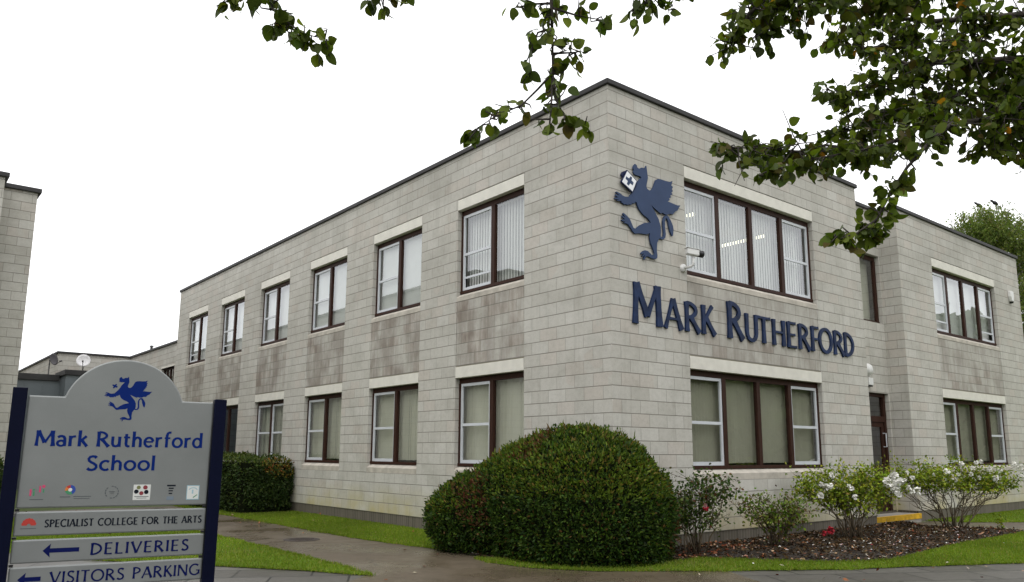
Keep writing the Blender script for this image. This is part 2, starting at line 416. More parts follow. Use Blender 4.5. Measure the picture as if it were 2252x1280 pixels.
# ------------------------------------------------------------------ mesh helpers
class MB:
    def __init__(s): s.v = []; s.f = []; s.m = []; s.uv = []
    def face(s, pts, m=0, uv=None):
        i = len(s.v); s.v += [tuple(map(float, p)) for p in pts]
        s.f.append(tuple(range(i, i+len(pts)))); s.m.append(m)
        s.uv.append(uv if uv else [(0, 0)]*len(pts))
    def obox(s, O, a, b, c, m=0):
        """box from corner O along vectors a, b, c (right-handed)"""
        O, a, b, c = map(np.asarray, (O, a, b, c))
        p = lambda i, j, k: O+a*i+b*j+c*k
        for q in (((0,0,0),(0,1,0),(1,1,0),(1,0,0)), ((0,0,1),(1,0,1),(1,1,1),(0,1,1)), ((0,0,0),(1,0,0),(1,0,1),(0,0,1)),
                  ((1,0,0),(1,1,0),(1,1,1),(1,0,1)), ((1,1,0),(0,1,0),(0,1,1),(1,1,1)), ((0,1,0),(0,0,0),(0,0,1),(0,1,1))):
            s.face([p(*t) for t in q], m)
    def box(s, x0, x1, y0, y1, z0, z1, m=0):
        s.obox(V(x0, y0, z0), V(x1-x0, 0, 0), V(0, y1-y0, 0), V(0, 0, z1-z0), m)
    def tube(s, pts, rad, n=6, m=0, cap=True):
        pts = [np.asarray(p, float) for p in pts]
        rings = []
        prev = None
        for i, p in enumerate(pts):
            d = pts[min(i+1, len(pts)-1)] - pts[max(i-1, 0)]
            d = d/(np.linalg.norm(d)+1e-9)
            if prev is None:
                a = np.cross(d, V(0, 0, 1)) if abs(d[2]) < 0.9 else np.cross(d, V(1, 0, 0))
            else:
                a = prev - d*(prev@d)
            a = a/(np.linalg.norm(a)+1e-9); prev = a
            b = np.cross(d, a)
            r = rad[i] if hasattr(rad, '__len__') else rad
            base = len(s.v)
            for k in range(n):
                t = 2*pi*k/n
                s.v.append(tuple(p + r*(a*cos(t)+b*sin(t))))
            rings.append(base)
        for q in range(len(rings)-1):
            for k in range(n):
                k2 = (k+1) % n
                s.f.append((rings[q]+k, rings[q]+k2, rings[q+1]+k2, rings[q+1]+k)); s.m.append(m); s.uv.append([(0, 0)]*4)
        if cap:
            s.f.append(tuple(rings[0]+k for k in reversed(range(n)))); s.m.append(m); s.uv.append([(0, 0)]*n)
            s.f.append(tuple(rings[-1]+k for k in range(n))); s.m.append(m); s.uv.append([(0, 0)]*n)
    def lathe(s, O, ax, prof, n=20, m=0):
        """surface of revolution; prof = [(distance along ax, radius)]"""
        ax = np.asarray(ax, float); ax /= np.linalg.norm(ax)
        pts = [np.asarray(O)+ax*t for t, r in prof]
        a = np.cross(ax, V(0, 0, 1)) if abs(ax[2]) < 0.9 else np.cross(ax, V(1, 0, 0))
        a /= np.linalg.norm(a); b = np.cross(ax, a)
        base = len(s.v)
        for p, (t, r) in zip(pts, prof):
            for k in range(n):
                s.v.append(tuple(p+r*(a*cos(2*pi*k/n)+b*sin(2*pi*k/n))))
        for q in range(len(prof)-1):
            for k in range(n):
                k2 = (k+1) % n
                s.f.append((base+q*n+k, base+q*n+k2, base+(q+1)*n+k2, base+(q+1)*n+k)); s.m.append(m); s.uv.append([(0, 0)]*4)
    def prism(s, poly, O, e1, e2, n, t0, t1, m=0):
        """flat outline poly (2-D) on the plane O,e1,e2, solid from t0 to t1 along n (front = t1)"""
        O, e1, e2, n = map(np.asarray, (O, e1, e2, n))
        ar = sum(poly[i][0]*poly[(i+1) % len(poly)][1]-poly[(i+1) % len(poly)][0]*poly[i][1] for i in range(len(poly)))
        if ar < 0: poly = poly[::-1]
        P = lambda q, t: O+e1*q[0]+e2*q[1]+n*t
        s.face([P(q, t1) for q in poly], m)
        s.face([P(q, t0) for q in reversed(poly)], m)
        for i in range(len(poly)):
            a, b = poly[i], poly[(i+1) % len(poly)]
            s.face([P(a, t0), P(b, t0), P(b, t1), P(a, t1)], m)
    def build(s, name, mats, parent=None, smooth=False, bevel=0, weld=False):
        me = bpy.data.meshes.new(name)
        me.from_pydata(s.v, [], s.f)
        ul = me.uv_layers.new(name="UVMap")
        flat = [c for q in s.uv for p in q for c in p]
        ul.data.foreach_set("uv", flat)
        me.polygons.foreach_set("material_index", s.m)
        if smooth: me.polygons.foreach_set("use_smooth", [True]*len(s.f))
        for mm in (mats if isinstance(mats, (list, tuple)) else [mats]): me.materials.append(mm)
        if weld or bevel:
            bm = bmesh.new(); bm.from_mesh(me)
            bmesh.ops.remove_doubles(bm, verts=bm.verts, dist=1e-5)
            bm.to_mesh(me); bm.free()
        me.update()
        o = bpy.data.objects.new(name, me)
        sc.collection.objects.link(o)
        if parent: o.parent = parent
        if bevel:
            bv = o.modifiers.new("edge", 'BEVEL'); bv.width = bevel; bv.segments = 2; bv.limit_method = 'ANGLE'; bv.angle_limit = R(40)
        return o

def tag(o, label=None, cat=None, group=None, kind=None):
    if label: o['label'] = label
    if cat: o['category'] = cat
    if group: o['group'] = group
    if kind: o['kind'] = kind
    return o

def thing(name, loc, label, cat, group=None):
    o = bpy.data.objects.new(name, None)
    o.empty_display_size = 0.2
    o.location = tuple(map(float, loc))
    sc.collection.objects.link(o)
    return tag(o, label, cat, group)

def keep(child, root):
    """meshes are written in world coordinates: hang them on the thing without moving them"""
    child.parent = root
    child.matrix_parent_inverse = Matrix.Translation(-Vector(root.location))
    return child

def cloud(name, P, D, N, L, W, col, mat, prof=None, fold=0.15, droop=0.0):
    """many small leaves, each its own outline: P base, D long axis, N face normal, L length, W width"""
    if prof is None: prof = [(0, 0), (0.45, 0.5), (1, 0), (0.45, -0.5)]
    n, k = len(P), len(prof)
    D = D/np.linalg.norm(D, axis=1, keepdims=True)
    S = np.cross(D, N); S /= (np.linalg.norm(S, axis=1, keepdims=True)+1e-9)
    Nn = np.cross(S, D)
    co = np.zeros((n, k, 3))
    for i, (t, h) in enumerate(prof):
        co[:, i] = P + D*(L*t)[:, None] + S*(W*h)[:, None] + Nn*(W*abs(h)*fold)[:, None] + Nn*(-droop*L*t*t)[:, None]
    me = bpy.data.meshes.new(name)
    me.vertices.add(n*k); me.vertices.foreach_set("co", co.reshape(-1))
    me.loops.add(n*k); me.loops.foreach_set("vertex_index", np.arange(n*k, dtype=np.int32))
    me.polygons.add(n); me.polygons.foreach_set("loop_start", np.arange(0, n*k, k, dtype=np.int32))
    me.update(calc_edges=True)
    at = me.attributes.new("tint", 'FLOAT_COLOR', 'CORNER')
    c = np.ones((n, k, 4)); c[:, :, :3] = np.clip(col, 0, 1)[:, None, :]
    at.data.foreach_set("color", c.reshape(-1))
    me.materials.append(mat)
    o = bpy.data.objects.new(name, me)
    sc.collection.objects.link(o)
    return o

def rand_dirs(n, g=rng):
    d = g.normal(size=(n, 3)); return d/np.linalg.norm(d, axis=1, keepdims=True)

def mixcol(n, stops, g=rng, jit=0.15):
    """random blend of leaf colours"""
    w = np.array([s[0] for s in stops]); w = w/w.sum()
    idx = g.choice(len(stops), size=n, p=w)
    c = np.array([s[1] for s in stops])[idx]
    return c*(1+g.normal(size=(n, 1))*jit)*(1+g.normal(size=(n, 3))*jit*0.3)

def clumps(x, scale, seed):
    """cheap smooth 3-D noise for colour clumps and bumps: sum of sines"""
    g = np.random.default_rng(seed)
    o = np.zeros(len(x))
    for _ in range(7):
        k = g.normal(size=3)*scale; o += np.sin(x@k+g.uniform(0, 6.28))
    return o/7**0.5

def poly_sheet(name, pts, z, mat, kind='structure', sub=0):
    mb = MB(); mb.face([(x, y, z) for x, y in pts])
    a = sum(pts[i][0]*pts[(i+1) % len(pts)][1]-pts[(i+1) % len(pts)][0]*pts[i][1] for i in range(len(pts)))
    if a < 0: mb.f[0] = tuple(reversed(mb.f[0]))
    o = mb.build(name, mat)
    tag(o, kind=kind)
    return o

def inside(px, py, poly):
    c = np.zeros(len(px), bool)
    j = len(poly)-1
    for i in range(len(poly)):
        xi, yi = poly[i]; xj, yj = poly[j]
        cond = ((yi > py) != (yj > py)) & (px < (xj-xi)*(py-yi)/(yj-yi+1e-12)+xi)
        c ^= cond; j = i
    return c

# ================================================================== GROUND
mb = MB(); mb.face([(-400, -400, 0), (400, -400, 0), (400, 400, 0), (-400, 400, 0)])
tag(mb.build("ground", M['far']), kind='structure')

LAWN_LEFT = [(-3.50, 0.60), (-3.44, 1.6), (-3.42, 4.0), (-3.44, 6.2), (-3.44, 12.3), (-6.3, 12.3), (-14, 12.3), (-14, 8.0), (-6.9, 6.3), (-5.69, 3.9), (-4.67, 2.45), (-3.99, 1.45), (-3.6, 0.72)]
LAWN_WALL = [(-1.72, 12.4), (-1.72, 6.3), (-1.70, 4.1), (-1.58, 3.2), (-1.47, 2.3), (-1.2, 2.0), (0.02, 2.0), (0.02, 21.2), (-1.0, 21.2), (-1.72, 14)]
BED = [(-1.48, 2.35), (-1.50, 1.6), (-1.36, 0.75), (-1.05, 0.0), (-0.55, -0.52), (0.19, -0.80), (0.85, -0.78), (1.2, -1.13), (1.7, -1.87), (2.25, -2.28), (2.81, -2.48), (3.9, -2.42), (5.11, -2.28), (6.56, -2.22), (8.38, -2.20), (9.35, -2.02), (8.56, -0.62), (8.8, 0.02), (7.62, 0.02), (0.02, 0.02), (0.02, 2.35)]
LAWN_FRONT = [(-1.62, 1.1), (-1.45, 0.9), (-1.30, 0.60), (-1.02, -0.05), (-0.50, -0.58), (0.19, -0.84), (0.85, -0.82), (1.2, -1.18), (1.7, -1.92), (2.25, -2.33), (2.81, -2.53), (3.9, -2.47), (5.11, -2.33), (6.56, -2.27), (8.38, -2.25), (9.6, -2.1), (13.0, -4.6), (10.0, -7.4), (4.05, -3.80), (2.67, -3.11), (1.44, -2.58), (-0.03, -1.62), (-1.16, -0.80), (-1.62, -0.1), (-1.75, 0.6)]
LAWN_WING = [(10.10, 0.10), (10.30, -0.55), (11.3, -1.25), (16, -4.2), (24, -4.2), (24, 0.10)]
PATH = [(-3.44, 12.5), (-14, 12.5), (-14, 14.5), (-1.72, 14.5), (-1.72, 6.3), (-1.70, 4.1), (-1.58, 3.2), (-1.47, 2.3), (-1.5, 1.4), (-1.5, 0.2), (-1.2, -0.7), (0.2, -1.7), (-1.2, -4.2), (-3.6, -2.4), (-4.2, 0.2), (-3.5, 0.7), (-3.4, 4.0)]
RPATH = [(8.5, 0.02), (10.2, 0.02), (11.38, -1.30), (17, -4.6), (15.5, -6.5), (9.2, -2.1), (8.4, -0.55)]

pav = poly_sheet("pavement", [(-30, -14), (-30, 9), (-6.8, 6.4), (-4.6, 2.5), (-3.4, 1.2), (-1.0, 0.5), (0.6, -1.4), (4.1, -3.6), (10.2, -7.0), (16, -11), (16, -14)], 0.004, M['flags'])
path = poly_sheet("path", PATH, 0.008, M['tarmac'])
poly_sheet("path", RPATH, 0.008, M['tarmac'])
for pts in (LAWN_LEFT, LAWN_WALL, LAWN_FRONT, LAWN_WING):
    poly_sheet("lawn", pts, 0.014, M['lawn'])

def scatter_poly(poly, n, g=rng):
    xs = [p[0] for p in poly]; ys = [p[1] for p in poly]
    out = np.zeros((0, 2))
    while len(out) < n:
        q = np.column_stack([g.uniform(min(xs), max(xs), n*2), g.uniform(min(ys), max(ys), n*2)])
        out = np.vstack([out, q[inside(q[:, 0], q[:, 1], poly)]])
    return out[:n]

def area(poly):
    return abs(sum(poly[i][0]*poly[(i+1) % len(poly)][1]-poly[(i+1) % len(poly)][0]*poly[i][1] for i in range(len(poly))))/2

# grass blades, thick where the camera is near
gp = []
for poly, dens in ((LAWN_LEFT, 1500), (LAWN_WALL, 2200), (LAWN_FRONT, 2000), (LAWN_WING, 700)):
    gp.append(scatter_poly(poly, int(area(poly)*dens)))
# ragged edges: tufts creeping over the path and the bed
for poly in (LAWN_LEFT, LAWN_WALL, LAWN_FRONT, LAWN_WING):
    for i in range(len(poly)):
        a, b = np.array(poly[i]), np.array(poly[(i+1) % len(poly)])
        m_ = int(np.linalg.norm(b-a)*260)
        t_ = rng.random(m_)[:, None]
        e_ = a+(b-a)*t_
        wv_ = (np.sin(e_[:, 0]*7.3+e_[:, 1]*5.1)+np.sin(e_[:, 0]*17+e_[:, 1]*13))*0.018
        gp.append(e_+rng.normal(0, 0.022, (m_, 2))+wv_[:, None])
gp = np.vstack(gp)
n = len(gp)
P = np.column_stack([gp, np.full(n, 0.012)])
D = np.column_stack([rng.normal(0, 0.45, n), rng.normal(0, 0.45, n), np.ones(n)])
big_ = clumps(np.column_stack([gp, np.zeros(n)]), 1.6, 41)
gcol = mixcol(n, [(5, (0.108, 0.170, 0.012)), (4, (0.148, 0.200, 0.016)), (1.4, (0.20, 0.225, 0.035)), (0.5, (0.24, 0.20, 0.07))])
gcol *= (1+0.13*big_)[:, None]
worn = (clumps(np.column_stack([gp, np.zeros(n)]), 3.1, 42) > 1.25) & (rng.random(n) < 0.5)
gcol[worn] = mixcol(worn.sum(), [(2, (0.20, 0.19, 0.05)), (1, (0.16, 0.20, 0.03)), (1, (0.05, 0.13, 0.02))])
grass = cloud("grass", P, D, rand_dirs(n), rng.uniform(0.02, 0.05, n), np.full(n, 0.012), gcol, M['grass'], prof=[(0, -0.5), (0, 0.5), (1, 0)], fold=0)
tag(grass, "short mown green grass of the lawns", "grass", kind='stuff')

# flower bed: a low mound of dark soil, bark chips and fallen leaves on it
def bed_h(x, y):
    d = np.full(np.shape(x), 9.0)
    for i in range(16):
        a, b = np.array(BED[i]), np.array(BED[i+1])
        ab = b-a
        t = np.clip(((x-a[0])*ab[0]+(y-a[1])*ab[1])/(ab@ab), 0, 1)
        d = np.minimum(d, np.hypot(x-a[0]-t*ab[0], y-a[1]-t*ab[1]))
    d = np.clip(d/0.6, 0, 1)
    return 0.016+0.05*d*d*(3-2*d)
bm = bmesh.new()
bv = [bm.verts.new((x, y, 0.016)) for x, y in BED]
bf = bm.faces.new(bv)
bmesh.ops.triangulate(bm, faces=bm.faces[:])
for _ in range(5):
    bmesh.ops.subdivide_edges(bm, edges=[e for e in bm.edges if e.calc_length() > 0.16], cuts=1, use_grid_fill=False)
    bmesh.ops.triangulate(bm, faces=[f for f in bm.faces if len(f.verts) > 3])
co = np.array([v.co[:] for v in bm.verts])
hh = bed_h(co[:, 0], co[:, 1]); hh = hh + rng.normal(0, 0.006, len(co))*np.clip((hh-0.016)/0.02, 0, 1)
for v, h in zip(bm.verts, hh): v.co.z = max(0.016, h)
bm.normal_update()
me = bpy.data.meshes.new("flower_bed_soil"); bm.to_mesh(me); bm.free()
if me.polygons[0].normal.z < 0: me.flip_normals()
me.materials.append(M['soil'])
bedo = bpy.data.objects.new("flower_bed", me); sc.collection.objects.link(bedo); tag(bedo, kind='structure')

q = scatter_poly(BED, 16000); n = len(q)
P = np.column_stack([q, bed_h(q[:, 0], q[:, 1])+0.004+rng.uniform(0, 0.012, n)])
D = np.column_stack([rng.normal(size=(n, 2)), rng.normal(0, 0.25, n)])
N = np.column_stack([rng.normal(0, 0.45, (n, 2)), np.ones(n)])
cc = mixcol(n, [(7, (0.030, 0.0175, 0.0075)), (4, (0.056, 0.033, 0.014)), (1.6, (0.100, 0.064, 0.031)), (0.6, (0.21, 0.14, 0.09)), (0.2, (0.40, 0.34, 0.28))], jit=0.25)
tag(cloud("bark_mulch", P, D, N, rng.uniform(0.02, 0.065, n), rng.uniform(0.01, 0.028, n), cc, M['chip'], prof=[(0, -0.4), (0.1, 0.5), (0.9, 0.45), (1, -0.35)]), "dark brown bark mulch covering the rose bed", "mulch", kind='stuff')
q = np.vstack([scatter_poly(BED, 420), np.column_stack([rng.uniform(0.2, 2.4, 260), rng.uniform(-0.9, -0.05, 260)]), np.column_stack([rng.uniform(-1.5, -0.3, 90), rng.uniform(-0.75, 0.6, 90)])])
q = q[inside(q[:, 0], q[:, 1], BED)]
q = np.vstack([q, scatter_poly(PATH, 60), scatter_poly(LAWN_FRONT, 30), scatter_poly(LAWN_WALL, 30), scatter_poly(LAWN_LEFT, 30), np.column_stack([rng.uniform(-1.5, 3.5, 25), rng.uniform(-4.2, -2.4, 25)])])
n = len(q)
P = np.column_stack([q, np.where(inside(q[:, 0], q[:, 1], BED), bed_h(q[:, 0], q[:, 1]), np.where(inside(q[:, 0], q[:, 1], PATH), 0.008, 0.03))+0.014])
D = np.column_stack([rng.normal(size=(n, 2)), rng.normal(0, 0.4, n)])
N = np.column_stack([rng.normal(0, 0.5, (n, 2)), np.ones(n)])
cc = mixcol(n, [(4, (0.16, 0.045, 0.022)), (3, (0.25, 0.11, 0.055)), (2, (0.38, 0.24, 0.15)), (0.8, (0.55, 0.46, 0.38))], jit=0.2)
tag(cloud("fallen_leaves", P, D, N, rng.uniform(0.04, 0.08, n), rng.uniform(0.025, 0.045, n), cc, M['chip']), "reddish brown fallen leaves scattered over the rose bed, lawns and path", "leaves", kind='stuff')
q = np.vstack([scatter_poly(BED, 200), scatter_poly(LAWN_FRONT, 25), np.column_stack([rng.normal(3.6, 0.5, 40), rng.normal(-1.6, 0.4, 40)]), np.column_stack([rng.normal(6.4, 0.9, 60), rng.normal(-1.6, 0.35, 60)])])
n = len(q)
P = np.column_stack([q, bed_h(q[:, 0], q[:, 1])*0+0.085])
P[:, 2] = np.where(inside(q[:, 0], q[:, 1], BED), bed_h(q[:, 0], q[:, 1])+0.02, 0.05)
cc = mixcol(n, [(5, (0.68, 0.66, 0.62)), (1.2, (0.62, 0.42, 0.42)), (0.3, (0.45, 0.05, 0.07))], jit=0.08)
tag(cloud("fallen_petals", P, np.column_stack([rng.normal(size=(n, 2)), np.zeros(n)]), np.column_stack([rng.normal(0, 0.4, (n, 2)), np.ones(n)]), rng.uniform(0.02, 0.045, n), rng.uniform(0.02, 0.035, n), cc, M['petal']), "white and pink fallen rose petals on the mulch", "petals", kind='stuff')

# manhole cover in the path
mc = thing("manhole_cover", (-2.52, 4.74, 0.009), "round rusty iron manhole cover set in the tarmac path", "manhole cover")
mb = MB(); mb.lathe(V(-2.52, 4.74, 0.004), V(0, 0, 1), [(0, 0.30), (0.010, 0.30), (0.012, 0.255), (0.007, 0.25), (0.007, 0.245)], 32)
keep(mb.build("rim", M['iron'], smooth=False), mc)
mb = MB(); mb.lathe(V(-2.52, 4.74, 0.004), V(0, 0, 1), [(0.006, 0.245), (0.011, 0.24), (0.011, 0.0001)], 32)
for i in range(-4, 5):
    for j in range(-4, 5):
        if i*i+j*j <= 16: mb.box(-2.52+i*0.05-0.016, -2.52+i*0.05+0.016, 4.74+j*0.05-0.016, 4.74+j*0.05+0.016, 0.014, 0.019)
keep(mb.build("lid", M['iron']), mc)

# ================================================================== SCHOOL BUILDING
HT = 7.117
S6, DC, WC = 1.9974, 3.2232, 1.9664
FA, FB, XE, XW, XW2, YW, YK, YEND = 1.8064, 5.8011, 7.6228, 9.7149, 17.2152, 0.119, 0.565, 21.2542
WA, WB = 11.4522, 15.3419
REV = 0.088
bld = thing("school_building", (0, 0, 0), "long two storey pale concrete block school with flat roof and brown windows", "building")
bld.location = (0, 0, 0)

# wall planes: map (u, z, d) -> world, u runs left to right seen from outside, d goes inwards
mapL = lambda u, z, d=0.0: V(d, -u, z)
mapF = lambda u, z, d=0.0: V(u, d, z)
mapW = lambda u, z, d=0.0: V(u, YW+d, z)
mapK = lambda u, z, d=0.0: V(u, YK+d, z)

def wall(mb, mp, u0, u1, z0, z1, holes=(), m=0, uoff=0.0):
    us = sorted({u0, u1, *[h[0] for h in holes], *[h[1] for h in holes]})
    zs = sorted({z0, z1, *[h[2] for h in holes], *[h[3] for h in holes]})
    for i in range(len(us)-1):
        for j in range(len(zs)-1):
            a, b, c, d = us[i], us[i+1], zs[j], zs[j+1]
            if any(h[0] <= a+1e-6 and h[1] >= b-1e-6 and h[2] <= c+1e-6 and h[3] >= d-1e-6 for h in holes): continue
            mb.face([mp(a, c), mp(b, c), mp(b, d), mp(a, d)], m, [(a+uoff, c), (b+uoff, c), (b+uoff, d), (a+uoff, d)])
    for (a, b, c, d) in holes:     # reveals
        dp = 0.16
        for p, q in (((a, c), (a, d)), ((b, d), (b, c)), ((a, d), (b, d)), ((b, c), (a, c))):
            vert = p[0] == q[0]
            if vert: uv = [(p[0]+uoff, p[1]), (q[0]+uoff, q[1]), (q[0]+uoff+dp, q[1]), (p[0]+uoff+dp, p[1])]
            else: uv = [(p[0]+uoff, p[1]), (q[0]+uoff, q[1]), (q[0]+uoff, q[1]+dp), (p[0]+uoff, p[1]+dp)]
            mb.face([mp(p[0], p[1], 0), mp(q[0], q[1], 0), mp(q[0], q[1], dp), mp(p[0], p[1], dp)], m, uv)

ZLS, ZLH, ZLT = 1.205, 2.80, 3.005      # lower opening: sill line, head, lintel top
ZUS, ZUH, ZUT = 4.39, 6.01, 6.215
COLB, COLT = 1.03, 6.235                 # whole window column
def col_u(c):
    y = S6+(6-c)*DC
    return -(y+WC), -y
left_holes = [(*col_u(c), COLB, COLT) for c in range(1, 7)]
front_holes = [(FA, FB, COLB, COLT)]
wing_holes = [(WA, WB, COLB, COLT)]
LWa, LWb = 8.30, 9.665                   # link window and door
link_holes = [(LWa, LWb, 4.43, 6.03), (LWa, LWb, 0.20, 2.815)]
mb = MB()
ZB = 0.23
wall(mb, mapL, -YEND, 0.0, ZB, HT, left_holes, 0, uoff=S6)
wall(mb, mapF, 0.0, XE, ZB, HT, front_holes, 0, uoff=-FA)
wall(mb, lambda u, z, d=0: V(XE-d, u, z), 0.0, YK, ZB, HT, (), 0)
wall(mb, mapK, XE, XW, ZB, HT, link_holes, 0, uoff=0.13)
wall(mb, lambda u, z, d=0: V(XW+d, -u, z), -YK, -YW, ZB, HT, (), 0, uoff=0.1)
wall(mb, mapW, XW, XW2, ZB, HT, wing_holes, 0, uoff=-WA)
wall(mb, lambda u, z, d=0: V(XW2-d, u, z), YW, YEND, ZB, HT, (), 0)
wall(mb, lambda u, z, d=0: V(-u, YEND-d, z), -XW2, 0.0, ZB, HT, (), 0)
keep(mb.build("wall", M['block']), bld)

# plinth of soldier bricks, set back a little, following the same footprint
FP = [(0, YEND), (0, 0), (XE, 0), (XE, YK), (XW, YK), (XW, YW), (XW2, YW), (XW2, YEND)]
def offset_poly(poly, d):
    """axis-aligned footprint, positive d = outwards (poly runs with the outside on its right-hand side)"""
    out = []
    nn = len(poly)
    for i in range(nn):
        p0, p1, p2 = map(np.array, (poly[i-1], poly[i], poly[(i+1) % nn]))
        def nrm(a, b):
            t = (b-a)/np.linalg.norm(b-a); return np.array([t[1], -t[0]])
        n1, n2 = nrm(p0, p1), nrm(p1, p2)
        out.append(tuple(p1+(n1+n2)*d))
    return out
pin = offset_poly(FP, -0.010)
mb = MB(); acc = 0.0
for i in range(len(pin)):
    a, b = np.array(pin[i]), np.array(pin[(i+1) % len(pin)])
    l = np.linalg.norm(b-a)
    mb.face([(*a, -0.1), (*b, -0.1), (*b, ZB), (*a, ZB)], 0, [(acc, -0.1), (acc+l, -0.1), (acc+l, ZB), (acc, ZB)])
    mb.face([(*a, ZB), (*b, ZB), (*(np.array(FP[(i+1) % 8])), ZB), (*(np.array(FP[i])), ZB)], 0, [(0, 0)]*4)
    acc += l
keep(mb.build("plinth", M['plinth']), bld)

# roof deck and coping
mb = MB()
ring_o, ring_i = offset_poly(FP, 0.045), offset_poly(FP, -0.30)
z0, z1 = HT-0.012, HT+0.075
for i in range(8):
    j = (i+1) % 8
    ao, bo, ai, bi = ring_o[i], ring_o[j], ring_i[i], ring_i[j]
    mb.face([(*ao, z0), (*bo, z0), (*bo, z1), (*ao, z1)])
    mb.face([(*ao, z1), (*bo, z1), (*bi, z1), (*ai, z1)])
    mb.face([(*bi, z0-0.2), (*ai, z0-0.2), (*ai, z1), (*bi, z1)])
    mb.face([(*bo, z0), (*ao, z0), (*ai, z0), (*bi, z0)])
keep(mb.build("roof_coping", M['coping'], bevel=0.012), bld)
mb = MB(); mb.face([(*p, HT-0.15) for p in reversed(ring_i)])
mb.f[0] = tuple(reversed(mb.f[0]))
roofo = keep(mb.build("roof", M['felt']), bld)

# inside: floors, ceilings and a dark core so that the rooms close behind the blinds
mb = MB()
for zf in (0.22, 3.30):
    mb.box(0.17, XE-0.17, 0.17, YEND-0.17, zf-0.02, zf+0.02)
    mb.box(XW+0.17, XW2-0.17, 0.30, YEND-0.17, zf-0.02, zf+0.02)
for zc in (3.05, 6.24):
    mb.box(0.18, XE-0.18, 0.18, YEND-0.18, zc, zc+0.03)
    mb.box(XW+0.18, XW2-0.18, 0.31, YEND-0.18, zc, zc+0.03)
mb.box(XE-0.15, XW+0.15, 3.0, 3.05, 0.2, 7.0)
mb.box(6.2, 6.3, 6.4, 21, 0.25, 6.2)
keep(mb.build("interior", M['room']), bld)

# a lit ceiling luminaire of the front upper room shows between the blind slats
mb = MB()
mb.box(5.94, 6.00, 1.62, 2.36, 5.98, 6.03)
keep(mb.build("ceiling_light", M['tube']), bld)
mb = MB(); mb.box(3.55, 3.61, 1.16, 1.34, 5.98, 6.03)
keep(mb.build("ceiling_light", M['tube']), bld)
mb = MB(); mb.box(5.94, 6.00, 1.18, 1.40, 5.98, 6.03)
keep(mb.build("ceiling_light", M['tube']), bld)

def ubox(mb, mp, u0, u1, z0, z1, d0, d1, m=0):
    """box on a wall plane between depths d0 < d1"""
    O = mp(u0, z0, d1)
    a = mp(u1, z0, d1)-O; b = mp(u0, z0, d0)-O; c = mp(u0, z1, d1)-O
    if np.dot(np.cross(a, b), c) < 0: O, a, b = O+b, a, -b
    if np.dot(np.cross(a, b), c) < 0: mb.obox(O, b, a, c, m)
    else: mb.obox(O, a, b, c, m)

